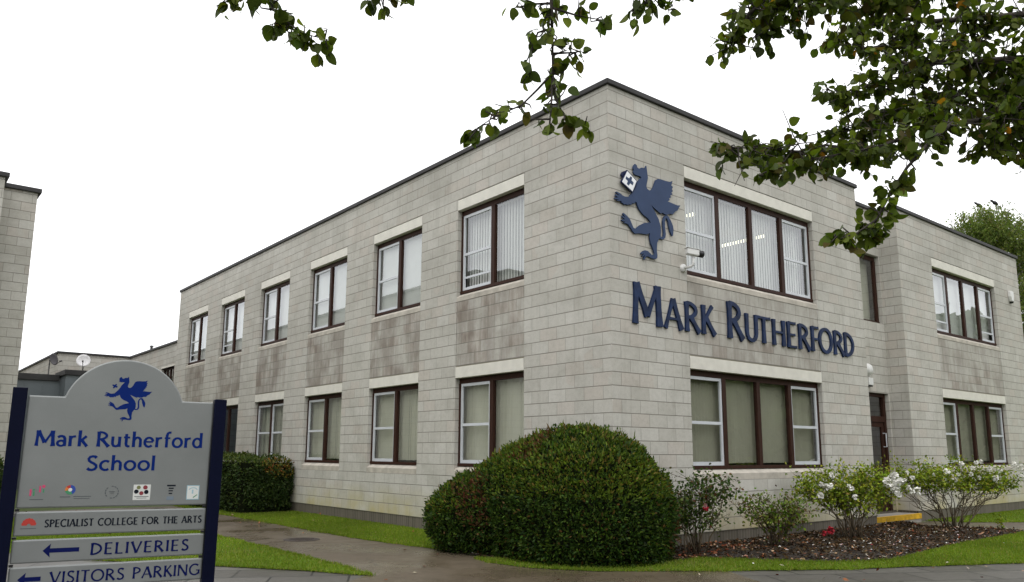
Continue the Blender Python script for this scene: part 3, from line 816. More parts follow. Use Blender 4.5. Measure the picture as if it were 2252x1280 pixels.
def window(mp, u0, u1, z0, z1, zt, bays, blind, zsill, label=None, raised=(), fr=0.05, mull=0.10, lintel=True, sill=True, head=0.10):
    """one window: brown frame (the part itself), white sashes, one mesh of panes, blind, lintel and sill as its sub-parts.
    bays: list of 's' (sliding sash) or 'f' (fixed)"""
    d0, d1 = REV, REV+0.07
    mb = MB()
    nb_ = len(bays)
    ubox(mb, mp, u0, u1, z0, z0+0.055, d0-0.012, d1)                 # bottom rail stands a little proud
    ubox(mb, mp, u0, u1, z1-head, z1, d0+0.01, d1+0.02)
    ubox(mb, mp, u0, u0+fr, z0+0.055, z1-head, d0, d1)
    ubox(mb, mp, u1-fr, u1, z0+0.055, z1-head, d0, d1)
    bw = (u1-u0)/nb_
    for i in range(1, nb_): ubox(mb, mp, u0+bw*i-mull/2, u0+bw*i+mull/2, z0+0.055, z1-head, d0-0.004, d1)
    w = keep(mb.build("window", M['wood']), bld)
    if label: w['label'] = label
    zi0, zi1 = z0+0.055, z1-head
    gl = MB()
    for i, b in enumerate(bays):
        a = u0+bw*i+(mull/2 if i else fr); c = u0+bw*(i+1)-(mull/2 if i < nb_-1 else fr)
        if b == 's':
            sm = MB(); f = 0.042; zm = (zi0+zi1)/2-0.035
            e0, e1 = d0+0.014, d0+0.05
            ubox(sm, mp, a, a+f, zi0, zi1, e0, e1); ubox(sm, mp, c-f, c, zi0, zi1, e0, e1)
            ubox(sm, mp, a+f, c-f, zi1-0.05, zi1, e0, e1)
            ubox(sm, mp, a+f, c-f, zi0, zi0+0.06, e0, e1)
            ubox(sm, mp, a+f, c-f, zm-0.02, zm+0.028, e0+0.006, e1+0.01)
            if i in raised:
                ubox(sm, mp, a+f, c-f, zi0+0.235, zi0+0.275, e0+0.022, e1+0.012)
            keep(sm.build("sash", M['white']), w)
            zz = [(zi0+0.06, zm-0.02), (zm+0.028, zi1-0.05)]
            if i in raised: zz = [(zi0+0.275, zm-0.02), zz[1]]
            for q0, q1 in zz:
                gl.face([mp(a+f, q0, d0+0.035), mp(c-f, q0, d0+0.035), mp(c-f, q1, d0+0.035), mp(a+f, q1, d0+0.035)])
        else:
            gl.face([mp(a, zi0, d0+0.03), mp(c, zi0, d0+0.03), mp(c, zi1, d0+0.03), mp(a, zi1, d0+0.03)])
    keep(gl.build("pane", M['glass']), w)
    if blind:
        kind, mat, ang, dep = blind[:4]
        bl = MB()
        db = REV+dep
        if kind == 'v':                          # vertical slats, each turned by ang and hung with a little slack
            pitch, sw = 0.082, 0.089
            k = int((u1-u0)/pitch)
            for q in range(k+1):
                uc = u0+0.01+q*pitch
                th = R(ang+random.gauss(0, 1.8) if mat is M['blind'] else ang-7+(10 if mat is M['blindolive'] else 5)*sin(q*0.9+3*sin(q*0.31))+random.gauss(0, 2.5))
                du, dd = cos(th)*sw/2, sin(th)*sw/2
                zb = zi0+0.03+random.uniform(0, 0.012)
                cv = 0.008
                ps = [(uc-du, db-dd), (uc, db+cv*cos(th)), (uc+du, db+dd)]
                for r_ in range(2):
                    (ua, da), (ub, dbb) = ps[r_], ps[r_+1]
                    bl.face([mp(ua, zb, da), mp(ub, zb, dbb), mp(ub, zi1+0.03, dbb), mp(ua, zi1+0.03, da)])
            ubox(bl, mp, u0+0.01, u1-0.01, zi1+0.02, zi1+0.045, db-0.03, db+0.03)
        else:                                    # roller blind drawn down
            zb = zi0+blind[4]
            k = 24
            for q in range(k):
                ua, ub = u0+(u1-u0)*q/k, u0+(u1-u0)*(q+1)/k
                f1 = 0.006*sin(q*1.3); f2 = 0.006*sin((q+1)*1.3)
                bl.face([mp(ua, zb, db+f1), mp(ub, zb, db+f2), mp(ub, zi1+0.03, db), mp(ua, zi1+0.03, db)])
        keep(bl.build("blind", mat, smooth=False), w)
    if sill:
        sb = MB()
        zf = z0-0.072
        N_ = lambda *p: mp(*p)
        # splayed block: slopes from the frame to the wall face, then down to the bed joint
        A = [(u0, zsill, -0.002), (u1, zsill, -0.002), (u1, zf, -0.002), (u0, zf, -0.002)]
        sb.face([mp(*p) for p in A], 0)
        sb.face([mp(u0, zf, -0.002), mp(u1, zf, -0.002), mp(u1, z0, REV+0.02), mp(u0, z0, REV+0.02)], 0)
        sb.face([mp(u1, zsill, -0.002), mp(u0, zsill, -0.002), mp(u0, zsill, 0.1), mp(u1, zsill, 0.1)], 0)
        for uu_ in (u0, u1): sb.face([mp(uu_, zsill, -0.002), mp(uu_, zf, -0.002), mp(uu_, z0, REV+0.02), mp(uu_, zsill, 0.1)], 0)
        keep(sb.build("sill", M['sill']), w)
    if lintel:
        lb = MB(); ubox(lb, mp, u0+0.004, u1-0.004, z1+0.001, zt, -0.006, 0.15)
        keep(lb.build("lintel", M['lintel'], bevel=0.004), w)
    return w

def spandrel(mp, u0, u1, z0, z1, mat, uoff):
    mb = MB()
    d = 0.005
    mb.face([mp(u0+0.010, z0, d), mp(u1-0.010, z0, d), mp(u1-0.010, z1, d), mp(u0+0.010, z1, d)], 0, [(u0+uoff, z0), (u1+uoff, z0), (u1+uoff, z1), (u0+uoff, z1)])
    # dark bed and side joints behind the face
    ubox(mb, mp, u0, u1, z0-0.016, z1, 0.02, 0.15)
    return keep(mb.build("spandrel", mat), bld)

def gapfill(mp, u0, u1, z0, z1):
    mb = MB(); ubox(mb, mp, u0, u1, z0, z1, 0.02, 0.15)
    return keep(mb.build("joint", M['dark']), bld)

for c in range(1, 7):
    a, b = col_u(c)
    up_b = {6: ('v', M['blind'], -14, 0.16), 5: ('r', M['blind'], 0, 0.12, 0.02), 4: ('r', M['blind'], 0, 0.12, 0.02), 3: ('v', M['blind'], 8, 0.16), 2: ('v', M['blind'], 8, 0.16), 1: ('v', M['blind'], 8, 0.16)}[c]
    window(mapL, a, b, ZUS, ZUH, ZUT, ['s', 'f'], up_b, 4.235, raised=(0,) if c in (6, 2, 1) else ())
    bays = ['s', 's'] if c == 3 else (['f', 'f'] if c == 2 else ['s', 'f'])
    lo_b = None if c == 2 else ('v', M['blindlow'], 6 if c != 3 else 2, 0.15)
    window(mapL, a, b, ZLS, ZLH, ZLT, bays, lo_b, COLB)
    spandrel(mapL, a, b, 3.022, 4.235, M['spandrel'], S6)
for (mp, a, b, uo) in ((mapF, FA, FB, -FA), (mapW, WA, WB, -WA)):
    fr_ = mp is mapF
    window(mp, a, b, ZUS, ZUH, ZUT, ['s', 'f', 'f', 's'], ('v', M['blind'], 11 if fr_ else -6, 0.17), 4.235, raised=() if fr_ else (0, 3))
    window(mp, a, b, ZLS, ZLH, ZLT, ['s', 'f', 'f', 's'], ('v', M['blindolive'], -7 if fr_ else -8, 0.15), COLB)
    spandrel(mp, a, b, 3.022, 4.235, M['streaked'], uo)
# tall link window over the door
window(mapK, LWa, LWb, 4.43, 6.03, 6.23, ['f'], ('r', M['blindlow'], 0, 0.2, 0.0), 4.23, lintel=False, sill=False, fr=0.09)
# door: brown half-glazed door with a glazed transom over it
mb = MB()
ubox(mb, mapK, LWa, LWa+0.10, 0.20, 2.815, REV, REV+0.08)
ubox(mb, mapK, LWb-0.10, LWb, 0.20, 2.815, REV, REV+0.08)
ubox(mb, mapK, LWa+0.10, LWb-0.10, 2.735, 2.815, REV, REV+0.08)
ubox(mb, mapK, LWa+0.10, LWb-0.10, 2.17, 2.30, REV-0.003, REV+0.08)
dr = keep(mb.build("door_frame", M['wood']), bld)
mb = MB()
ubox(mb, mapK, LWa+0.11, LWb-0.11, 0.22, 1.22, REV+0.02, REV+0.065)
ubox(mb, mapK, LWa+0.11, LWa+0.22, 1.22, 2.165, REV+0.02, REV+0.065)
ubox(mb, mapK, LWb-0.22, LWb-0.11, 1.22, 2.165, REV+0.02, REV+0.065)
ubox(mb, mapK, LWa+0.22, LWb-0.22, 2.06, 2.165, REV+0.02, REV+0.065)
door = keep(mb.build("door", M['wood']), bld)
mb = MB()
for q0, q1, ua, ub in ((1.22, 2.06, LWa+0.22, LWb-0.22), (2.30, 2.735, LWa+0.10, LWb-0.10)):
    mb.face([mapK(ua, q0, REV+0.045), mapK(ub, q0, REV+0.045), mapK(ub, q1, REV+0.045), mapK(ua, q1, REV+0.045)])
keep(mb.build("pane", M['glass']), door)
mb = MB(); ubox(mb, mapK, LWa+0.12, LWb-0.12, 1.3, 2.7, 0.5, 0.52)
keep(mb.build("blind", M['blindlow']), door)
mb = MB(); mb.tube([mapK(LWb-0.17, 1.92, REV+0.02), mapK(LWb-0.17, 1.92, REV-0.05), mapK(LWb-0.17, 1.62, REV-0.05), mapK(LWb-0.17, 1.62, REV+0.02)], 0.013, 8)
keep(mb.build("handle", M['white']), door)

# doorstep with a yellow painted nosing, filling the recess in front of the door
st = thing("doorstep", (8.66, 0.3, 0), "concrete doorstep with worn yellow painted front edge below the brown door", "doorstep")
mb = MB(); mb.box(XE+0.01, XW-0.02, 0.06, YK-0.004, 0.0, 0.185)
keep(mb.build("slab", M['concrete'], bevel=0.008), st)
mb = MB()
mb.box(XE+0.012, XW-0.022, 0.048, 0.058, 0.085, 0.190); mb.box(XE+0.012, XW-0.022, 0.0585, 0.10, 0.187, 0.191)
keep(mb.build("painted_edge", M['yellow']), st)

# ------------------------------------------------------------------ wall lettering: flared capitals cut as solid letters
def arcp(cx, cy, rx, ry, a0, a1, n=14):
    return [(cx+rx*cos(R(a0+(a1-a0)*i/n)), cy+ry*sin(R(a0+(a1-a0)*i/n))) for i in range(n+1)]
# every stroke: (points, relative weight, flare at its ends)
def Ls(x0, y0, x1, y1, w=1.0, fl=0.25): return ([(x0+(x1-x0)*i/4, y0+(y1-y0)*i/4) for i in range(5)], w, fl)
def As(cx, cy, rx, ry, a0, a1, w=1.0, fl=0.0, n=14): return (arcp(cx, cy, rx, ry, a0, a1, n), w, fl)
GL = {
 'A': ([Ls(0.02, 0, 0.36, 1, .7), Ls(0.36, 1, 0.72, 0, 1.1), Ls(0.14, .34, .58, .34, .6, .1)], .74),
 'C': ([As(.44, .5, .40, .47, 48, 312, .95, .2, 20)], .74),
 'D': ([Ls(.08, 0, .08, 1), As(.08, .5, .62, .465, 92, -92, .9, 0, 22)], .74),
 'E': ([Ls(.08, 0, .08, 1), Ls(.08, .965, .5, .965, .65), Ls(.08, .51, .45, .51, .6), Ls(.08, .035, .52, .035, .65)], .54),
 'F': ([Ls(.08, 0, .08, 1), Ls(.08, .965, .5, .965, .65), Ls(.08, .5, .44, .5, .6)], .52),
 'G': ([As(.44, .5, .40, .47, 48, 322, .95, .1, 20), Ls(.77, .44, .77, .1, .9), Ls(.56, .44, .82, .44, .6)], .84),
 'H': ([Ls(.08, 0, .08, 1), Ls(.66, 0, .66, 1), Ls(.08, .52, .66, .52, .6, .05)], .74),
 'I': ([Ls(.08, 0, .08, 1)], .16),
 'K': ([Ls(.08, 0, .08, 1), Ls(.12, .47, .52, 1, .7), Ls(.2, .56, .62, 0, 1.05)], .62),
 'L': ([Ls(.08, 0, .08, 1), Ls(.08, .035, .52, .035, .65)], .53),
 'M': ([Ls(.06, 0, .11, 1, .9), Ls(.11, .98, .48, .22, 1.1), Ls(.48, .22, .84, .98, .7), Ls(.84, 1, .90, 0, 1.1)], .96),
 'N': ([Ls(.08, 0, .08, 1, .8), Ls(.08, .98, .70, .02, 1.05), Ls(.70, 0, .70, 1, .8)], .78),
 'O': ([As(.46, .5, .42, .47, 0, 360, .95, 0, 28)], .92),
 'P': ([Ls(.08, 0, .08, 1), As(.10, .72, .42, .25, 92, -92, .85, 0, 16)], .56),
 'R': ([Ls(.08, 0, .08, 1), As(.10, .73, .40, .24, 92, -92, .85, 0, 16), Ls(.26, .5, .64, 0, 1.05)], .66),
 'S': ([([(.47, .86), (.40, .94), (.28, .965), (.15, .92), (.09, .80), (.11, .66), (.22, .56), (.36, .47), (.47, .36), (.49, .22), (.42, .09), (.28, .035), (.14, .06), (.05, .15)], .95, .15)], .54),
 'T': ([Ls(.30, 0, .30, 1), Ls(.0, .965, .60, .965, .65)], .60),
 'U': ([([(.08, 1), (.08, .7), (.08, .38), (.10, .22), (.17, .10), (.29, .04), (.36, .035), (.44, .05), (.55, .11), (.62, .23), (.64, .38), (.64, .7), (.64, 1)], .95, .15)], .72),
 'V': ([Ls(0.02, 1, .37, 0, 1.05), Ls(.37, 0, .70, 1, .75)], .72),
 'a': ([As(.25, .19, .185, .17, 0, 360, .85, 0, 18), ([(.07, .57), (.16, .645), (.27, .66), (.38, .61), (.43, .5), (.44, .3), (.44, 0)], .95, 0)], .53),
 'r': ([Ls(.09, 0, .09, .69, 1, .08), ([(.09, .42), (.14, .56), (.23, .64), (.37, .655)], .85, .1)], .39),
 'k': ([Ls(.09, 0, .09, 1.06, 1, .05), Ls(.12, .33, .44, .68, .85, .1), Ls(.2, .42, .50, 0, 1, .1)], .52),
 'u': ([([(.08, .69), (.08, .4), (.09, .2), (.15, .07), (.26, .035), (.37, .07), (.45, .2)], .95, 0), Ls(.46, .69, .46, 0, 1, .05)], .56),
 't': ([([(.17, .88), (.17, .6), (.17, .22), (.20, .09), (.28, .04), (.38, .06)], .95, 0), Ls(.03, .645, .37, .645, .8, 0)], .40),
 'h': ([Ls(.09, 0, .09, 1.06, 1, .05), ([(.09, .42), (.15, .57), (.27, .655), (.38, .63), (.46, .52), (.47, .38), (.47, 0)], .95, 0)], .56),
 'e': ([As(.29, .345, .235, .31, 8, 318, .92, 0, 22), Ls(.06, .37, .52, .37, .7, 0)], .56),
 'f': ([([(.16, 0), (.16, .5), (.16, .82), (.20, .97), (.29, 1.04), (.40, 1.03)], .95, 0), Ls(.03, .645, .36, .645, .8, 0)], .38),
 'o': ([As(.31, .345, .255, .31, 0, 360, .92, 0, 24)], .62),
 'd': ([As(.28, .345, .23, .31, 0, 360, .92, 0, 22), Ls(.50, 0, .50, 1.06, 1, .05)], .60),
 'c': ([As(.31, .345, .25, .31, 50, 310, .92, 0, 18)], .50),
 'l': ([Ls(.09, 0, .09, 1.06, 1, .05)], .19),
}
def glyph(mb, ch, O, e1, e2, nrm, x0, xs, ys, y0, wt, t0, t1, m=0):
    strokes, adv = GL[ch]
    for si, (pts, w, fl) in enumerate(strokes):
        p = np.array(pts, float)*np.array([xs, ys])
        closed = np.hypot(*(p[0]-p[-1])) < 1e-6
        k = len(p)
        a, b = [], []
        for i in range(k):
            if closed: d = p[(i+1) % (k-1)]-p[(i-1) % (k-1)]
            else: d = p[min(i+1, k-1)]-p[max(i-1, 0)]
            d = d/(np.hypot(*d)+1e-9)
            nn = np.array([-d[1], d[0]])
            e = abs(2*i/(k-1)-1)**2.2
            # thick on the stems, thinner across: the stress of the drawn letter
            hw = wt*w*(1+fl*e*1.4-fl*0.3)/2*(0.80+0.20*abs(d[1]))
            a.append(p[i]+nn*hw); b.append(p[i]-nn*hw)
        tt = t1+0.0006*si
        P = lambda q, t: O+e1*(x0+q[0])+e2*(y0+q[1])+nrm*t
        for i in range(k-1):
            mb.face([P(b[i], tt), P(b[i+1], tt), P(a[i+1], tt), P(a[i], tt)], m)
            mb.face([P(a[i], t0), P(a[i], tt), P(a[i+1], tt), P(a[i+1], t0)], m)
            mb.face([P(b[i+1], t0), P(b[i+1], tt), P(b[i], tt), P(b[i], t0)], m)
        if not closed:
            mb.face([P(a[0], t0), P(b[0], t0), P(b[0], tt), P(a[0], tt)], m)
            mb.face([P(b[-1], t0), P(a[-1], t0), P(a[-1], tt), P(b[-1], tt)], m)

wl = thing("wall_lettering", (3.8, 0, 3.4), "dark navy raised capitals across the front wall between the two long windows", "lettering")
LET = [('M', .446, 1.130, .64), ('A', 1.176, 1.633, .485), ('R', 1.677, 2.088, .485), ('K', 2.112, 2.492, .485), ('R', 2.822, 3.296, .63), ('U', 3.330, 3.735, .485), ('T', 3.685, 4.130, .475), ('H', 4.160, 4.600, .475), ('E', 4.640, 4.985, .48), ('R', 5.021, 5.442, .475), ('F', 5.470, 5.775, .48), ('O', 5.750, 6.259, .48), ('R', 6.288, 6.713, .475), ('D', 6.700, 7.099, .475)]
for ch, a, b, h in LET:
    mb = MB()
    a += 0.022; b -= 0.022
    glyph(mb, ch, V(0, 0, 0), V(1, 0, 0), V(0, 0, 1), V(0, -1, 0), a, (b-a)/GL[ch][1], h, 3.395, 0.082 if h < .6 else 0.105, 0.0, 0.034)
    keep(mb.build("letter", M['letter']), wl)

# ------------------------------------------------------------------ griffin emblem: outline in metres on the wall
GRIF = [(0.564,5.934),(0.524,5.886),(0.515,5.846),(0.535,5.828),(0.521,5.787),(0.542,5.758),(0.601,5.753),(0.677,5.755),(0.705,5.745),(0.664,5.705),(0.608,5.641),(0.574,5.565),(0.518,5.485),(0.463,5.421),(0.409,5.364),(0.315,5.344),(0.253,5.353),(0.229,5.37),(0.127,5.387),(0.114,5.37),(0.195,5.34),(0.105,5.335),(0.101,5.312),(0.174,5.303),(0.088,5.28),(0.091,5.259),(0.179,5.271),(0.127,5.245),(0.158,5.241),(0.23,5.259),(0.239,5.232),(0.27,5.231),(0.29,5.213),(0.332,5.229),(0.374,5.219),(0.406,5.245),(0.458,5.241),(0.48,5.275),(0.533,5.279),(0.549,5.309),(0.583,5.311),(0.606,5.249),(0.647,5.197),(0.732,5.139),(0.839,5.1),(0.902,5.045),(0.749,5.008),(0.639,4.949),(0.541,4.872),(0.493,4.885),(0.449,4.95),(0.419,5.003),(0.358,5.043),(0.276,5.078),(0.261,5.06),(0.316,5.012),(0.244,5.028),(0.244,5.006),(0.305,4.981),(0.222,4.958),(0.242,4.942),(0.314,4.946),(0.272,4.916),(0.334,4.921),(0.375,4.914),(0.426,4.872),(0.477,4.823),(0.528,4.796),(0.635,4.82),(0.742,4.827),(0.807,4.836),(0.874,4.866),(0.867,4.79),(0.89,4.704),(0.941,4.623),(0.971,4.554),(0.959,4.522),(0.904,4.52),(0.819,4.566),(0.744,4.568),(0.7,4.546),(0.656,4.509),(0.666,4.488),(0.731,4.514),(0.676,4.464),(0.697,4.457),(0.752,4.495),(0.711,4.422),(0.739,4.415),(0.773,4.476),(0.838,4.48),(0.924,4.464),(0.99,4.464),(1.035,4.489),(1.041,4.535),(1.029,4.608),(1.04,4.731),(1.081,4.798),(1.106,4.828),(1.15,4.814),(1.205,4.825),(1.245,4.858),(1.261,4.922),(1.247,5.027),(1.243,5.133),(1.27,5.185),(1.302,5.188),(1.332,5.135),(1.342,5.06),(1.373,4.981),(1.416,4.916),(1.437,4.923),(1.456,5.035),(1.443,5.094),(1.389,5.177),(1.336,5.233),(1.279,5.239),(1.225,5.198),(1.195,5.124),(1.198,5.033),(1.209,4.928),(1.198,4.877),(1.172,4.851),(1.13,4.858),(1.142,4.931),(1.135,5.036),(1.094,5.135),(1.03,5.214),(0.977,5.272),(0.924,5.333),(1.0,5.3),(1.088,5.264),(1.154,5.239),(1.178,5.265),(1.245,5.249),(1.302,5.25),(1.384,5.285),(1.454,5.286),(1.503,5.34),(1.575,5.378),(1.601,5.423),(1.651,5.48),(1.579,5.465),(1.486,5.47),(1.381,5.479),(1.328,5.479),(1.383,5.518),(1.361,5.537),(1.42,5.57),(1.398,5.592),(1.458,5.629),(1.429,5.651),(1.472,5.687),(1.445,5.712),(1.475,5.759),(1.434,5.773),(1.45,5.816),(1.468,5.86),(1.397,5.828),(1.293,5.82),(1.178,5.82),(1.11,5.814),(1.052,5.78),(1.021,5.719),(0.992,5.658),(0.956,5.604),(0.9,5.569),(0.851,5.577),(0.818,5.612),(0.826,5.66),(0.843,5.709),(0.859,5.774),(0.848,5.849),(0.835,5.923),(0.826,5.967),(0.798,5.914),(0.715,5.909),(0.659,5.873),(0.616,5.886),(0.602,5.92)]
SH_BORDER = [(0.35,5.779),(0.579,5.649),(0.464,5.436),(0.213,5.551)]
SH_WHITE = [(0.352,5.759),(0.559,5.643),(0.464,5.455),(0.232,5.558)]
SH_KNOB = [(0.347,5.764),(0.305,5.754),(0.263,5.726),(0.241,5.684),(0.261,5.651),(0.315,5.723)]
SH_CROSS = [(0.32,5.665),(0.39,5.648),(0.425,5.692),(0.458,5.676),(0.444,5.627),(0.49,5.602),(0.467,5.552),(0.413,5.572),(0.374,5.528),(0.333,5.545),(0.359,5.596),(0.31,5.624)]
X1, Z1, NF = V(1, 0, 0), V(0, 0, 1), V(0, -1, 0)
em = thing("griffin_emblem", (1.1, 0, 4.3), "flat blue heraldic griffin holding a white lozenge, fixed beside the upper front window", "emblem")
mb = MB(); mb.prism(GRIF, V(0, 0, 0), X1, Z1, NF, 0.012, 0.036)
keep(mb.build("griffin", M['emblem']), em)
mb = MB(); mb.prism(SH_KNOB, V(0, 0, 0), X1, Z1, NF, 0.012, 0.035)
keep(mb.build("claw", M['navy']), em)
mb = MB(); mb.prism(SH_BORDER, V(0, 0, 0), X1, Z1, NF, 0.030, 0.058, 0); mb.prism(SH_WHITE, V(0, 0, 0), X1, Z1, NF, 0.058, 0.0595, 1); mb.prism(SH_CROSS, V(0, 0, 0), X1, Z1, NF, 0.0595, 0.0608, 2)
keep(mb.build("shield", [M['navy'], M['palewhite'], M['emblem']]), em)

# ------------------------------------------------------------------ things fixed to the walls
cc_ = thing("security_camera", (1.72, 0, 4.45), "white bullet security camera on a bent arm at the upper front window's lower corner", "camera")
mb = MB(); mb.lathe(V(1.70, 0, 4.43), V(0, -1, 0), [(0, 0.07), (0.03, 0.07), (0.045, 0.045), (0.05, 0.001)], 16)
keep(mb.build("base", M['plastic'], smooth=True), cc_)
mb = MB(); mb.tube([V(1.70, -0.03, 4.43), V(1.70, -0.16, 4.43), V(1.72, -0.20, 4.46), V(1.73, -0.20, 4.60)], 0.022, 10)
keep(mb.build("arm", M['plastic'], smooth=True), cc_)
ad = np.array([0.90, -0.36, -0.10]); ad /= np.linalg.norm(ad)
as_ = np.cross(ad, Z1); as_ /= np.linalg.norm(as_); au = np.cross(as_, ad)
c0 = V(1.60, -0.16, 4.67)
mb = MB(); mb.obox(c0-as_*0.05-au*0.05, ad*0.22, as_*0.10, au*0.10)
hb = keep(mb.build("housing", M['plastic'], bevel=0.015), cc_)
mb = MB(); mb.obox(c0-as_*0.058+au*0.053-ad*0.01, ad*0.25, as_*0.116, au*0.010)
keep(mb.build("sunshield", M['plastic'], bevel=0.004), cc_)
mb = MB(); mb.lathe(c0+ad*0.2205, ad, [(0, 0.001), (0, 0.054), (0.085, 0.058), (0.086, 0.048), (0.06, 0.04), (0.062, 0.001)], 18)
keep(mb.build("lens", M['blackp'], smooth=False), cc_)

al = thing("alarm_sounder", (16.41, YW, 5.82), "small white alarm box high on the right hand wing", "alarm")
mb = MB(); mb.prism([(-0.10, 0.17), (0.10, 0.17), (0.115, 0.02), (0.07, -0.13), (-0.07, -0.13), (-0.115, 0.02)], V(16.41, YW, 5.86), X1, Z1, NF, 0, 0.09)
keep(mb.build("cover", M['plastic'], bevel=0.02), al)
mb = MB(); mb.lathe(V(16.41, YW-0.045, 5.73), V(0, 0, -1), [(0, 0.05), (0.03, 0.05), (0.05, 0.03), (0.052, 0.001)], 14)
keep(mb.build("strobe", M['blackp'], smooth=True), al)

wl2 = thing("wall_light", (8.75, YK, 3.2), "white oval bulkhead light on the wall above the brown door", "light")
mb = MB(); mb.lathe(V(8.72, YK, 3.30), NF, [(0, 0.14), (0.05, 0.14), (0.10, 0.11), (0.125, 0.06), (0.13, 0.001)], 20)
keep(mb.build("diffuser", M['plastic'], smooth=True), wl2)
mb = MB(); mb.box(8.63, 8.83, YK-0.09, YK, 2.96, 3.12); mb.box(8.65, 8.81, YK-0.08, YK-0.01, 2.925, 2.955, 1)
keep(mb.build("gear_box", [M['plastic'], M['blackp']], bevel=0.008), wl2)
kp = thing("entry_keypad", (8.25, YK, 2.4), "small white entry keypad beside the brown door's transom", "keypad")
mb = MB(); mb.box(8.62, 8.70, YK-0.03, YK+0.05, 2.34, 2.50)
keep(mb.build("case", M['plastic'], bevel=0.006), kp)
mb = MB()
for i in range(3):
    for j in range(3): mb.box(8.632+i*0.02, 8.644+i*0.02, YK-0.034, YK-0.0305, 2.36+j*0.03, 2.38+j*0.03)
keep(mb.build("button_pad", M['blackp']), kp)

# ================================================================== OTHER BUILDINGS
# the left block: its end wall faces the camera, one bay steps forward
lb = thing("corner_building", (-8, 11.7, 0), "tall pale block building cut by the left edge, behind the sign", "building")
LF = [(-24, 45), (-24, 10.957), (-6.64, 10.957), (-6.64, 11.72), (-5.935, 11.72), (-5.935, 45)]
mb = MB()
acc = 0
for i in range(len(LF)):
    a, b = np.array(LF[i]), np.array(LF[(i+1) % len(LF)])
    l = np.linalg.norm(b-a)
    mb.face([(*a, ZB), (*b, ZB), (*b, 7.09), (*a, 7.09)], 0, [(acc, ZB), (acc+l, ZB), (acc+l, 7.09), (acc, 7.09)]); acc += l
keep(mb.build("wall", M['block']), lb)
mb = MB(); pp = offset_poly(LF, -0.01)
for i in range(len(pp)):
    a, b = np.array(pp[i]), np.array(pp[(i+1) % len(pp)])
    mb.face([(*a, 0), (*b, 0), (*b, ZB), (*a, ZB)], 0, [(0, 0), (6, 0), (6, .23), (0, .23)])
keep(mb.build("plinth", M['plinth']), lb)
mb = MB(); po, pi_ = offset_poly(LF, 0.07), offset_poly(LF, -0.3)
for i in range(len(LF)):
    j = (i+1) % len(LF)
    mb.face([(*po[i], 7.08), (*po[j], 7.08), (*po[j], 7.18), (*po[i], 7.18)])
    mb.face([(*po[i], 7.18), (*po[j], 7.18), (*pi_[j], 7.18), (*pi_[i], 7.18)])
    mb.face([(*po[j], 7.08), (*po[i], 7.08), (*pi_[i], 7.08), (*pi_[j], 7.08)])
keep(mb.build("roof_coping", M['coping'], bevel=0.012), lb)
mb = MB(); mb.face([(*p, 7.0) for p in pi_]); keep(mb.build("roof", M['felt']), lb)

# the hall behind: lower, same blocks
hl = thing("hall_building", (-1, 28, 0), "lower pale block hall with dark coping seen between the two taller blocks", "building")
HF = [(0.1, YEND+0.02), (0.1, 28.0), (-2.59, 28.0), (-2.59, 46), (9, 46), (9, YEND+0.02)]
HF = HF[::-1]
mapH = lambda u, z, d=0.0: V(0.1+d, -u, z)
mb = MB()
wall(mb, mapH, -28.0, -(YEND+0.02), 0.0, 5.33, [(-23.30, -21.72, 3.2, 4.50)], 0)
wall(mb, lambda u, z, d=0: V(u, 28.0+d, z), -2.59, 0.1, 0.0, 5.33, (), 0)
wall(mb, lambda u, z, d=0: V(-2.59+d, -u, z), -46, -28.0, 0.0, 5.33, (), 0)
keep(mb.build("wall", M['block']), hl)
mb = MB()
for (x0, x1, y0, y1) in ((0.04, 0.35, YEND+0.06, 28.2), (-2.65, 0.04, 27.94, 28.2), (-2.65, -2.35, 28.2, 46)):
    mb.box(x0, x1, y0, y1, 5.33, 5.40)
keep(mb.build("roof_coping", M['coping']), hl)
mb = MB(); mb.face([(-2.4, 28.2, 5.3), (9, 28.2, 5.3), (9, 46, 5.3), (-2.4, 46, 5.3)]); mb.face([(0.35, YEND+.1, 5.3), (9, YEND+.1, 5.3), (9, 28.2, 5.3), (0.35, 28.2, 5.3)])
keep(mb.build("roof", M['felt']), hl)
mb = MB()
ubox(mb, mapH, -23.30, -21.72, 3.2, 3.26, 0.09, 0.15); ubox(mb, mapH, -23.30, -21.72, 4.44, 4.50, 0.09, 0.15)
for u in (-23.30, -22.93, -22.53, -22.13, -21.78): ubox(mb, mapH, u, u+0.06, 3.26, 4.44, 0.09, 0.15)
hw = keep(mb.build("window", M['wood']), hl)
mb = MB(); mb.face([mapH(-23.3, 3.26, .12), mapH(-21.72, 3.26, .12), mapH(-21.72, 4.44, .12), mapH(-23.3, 4.44, .12)]); keep(mb.build("pane", M['glass']), hw)
mb = MB()
for k in range(14):
    u = -23.28+k*0.112; mb.face([mapH(u, 3.3, .3), mapH(u+0.07, 3.3, .33), mapH(u+0.07, 4.5, .33), mapH(u, 4.5, .3)])
keep(mb.build("blind", M['blindlow']), hw)
mb = MB(); ubox(mb, mapH, -23.35, -21.65, 4.50, 4.56, -0.01, 0.1); keep(mb.build("lintel", M['lintel']), hw)

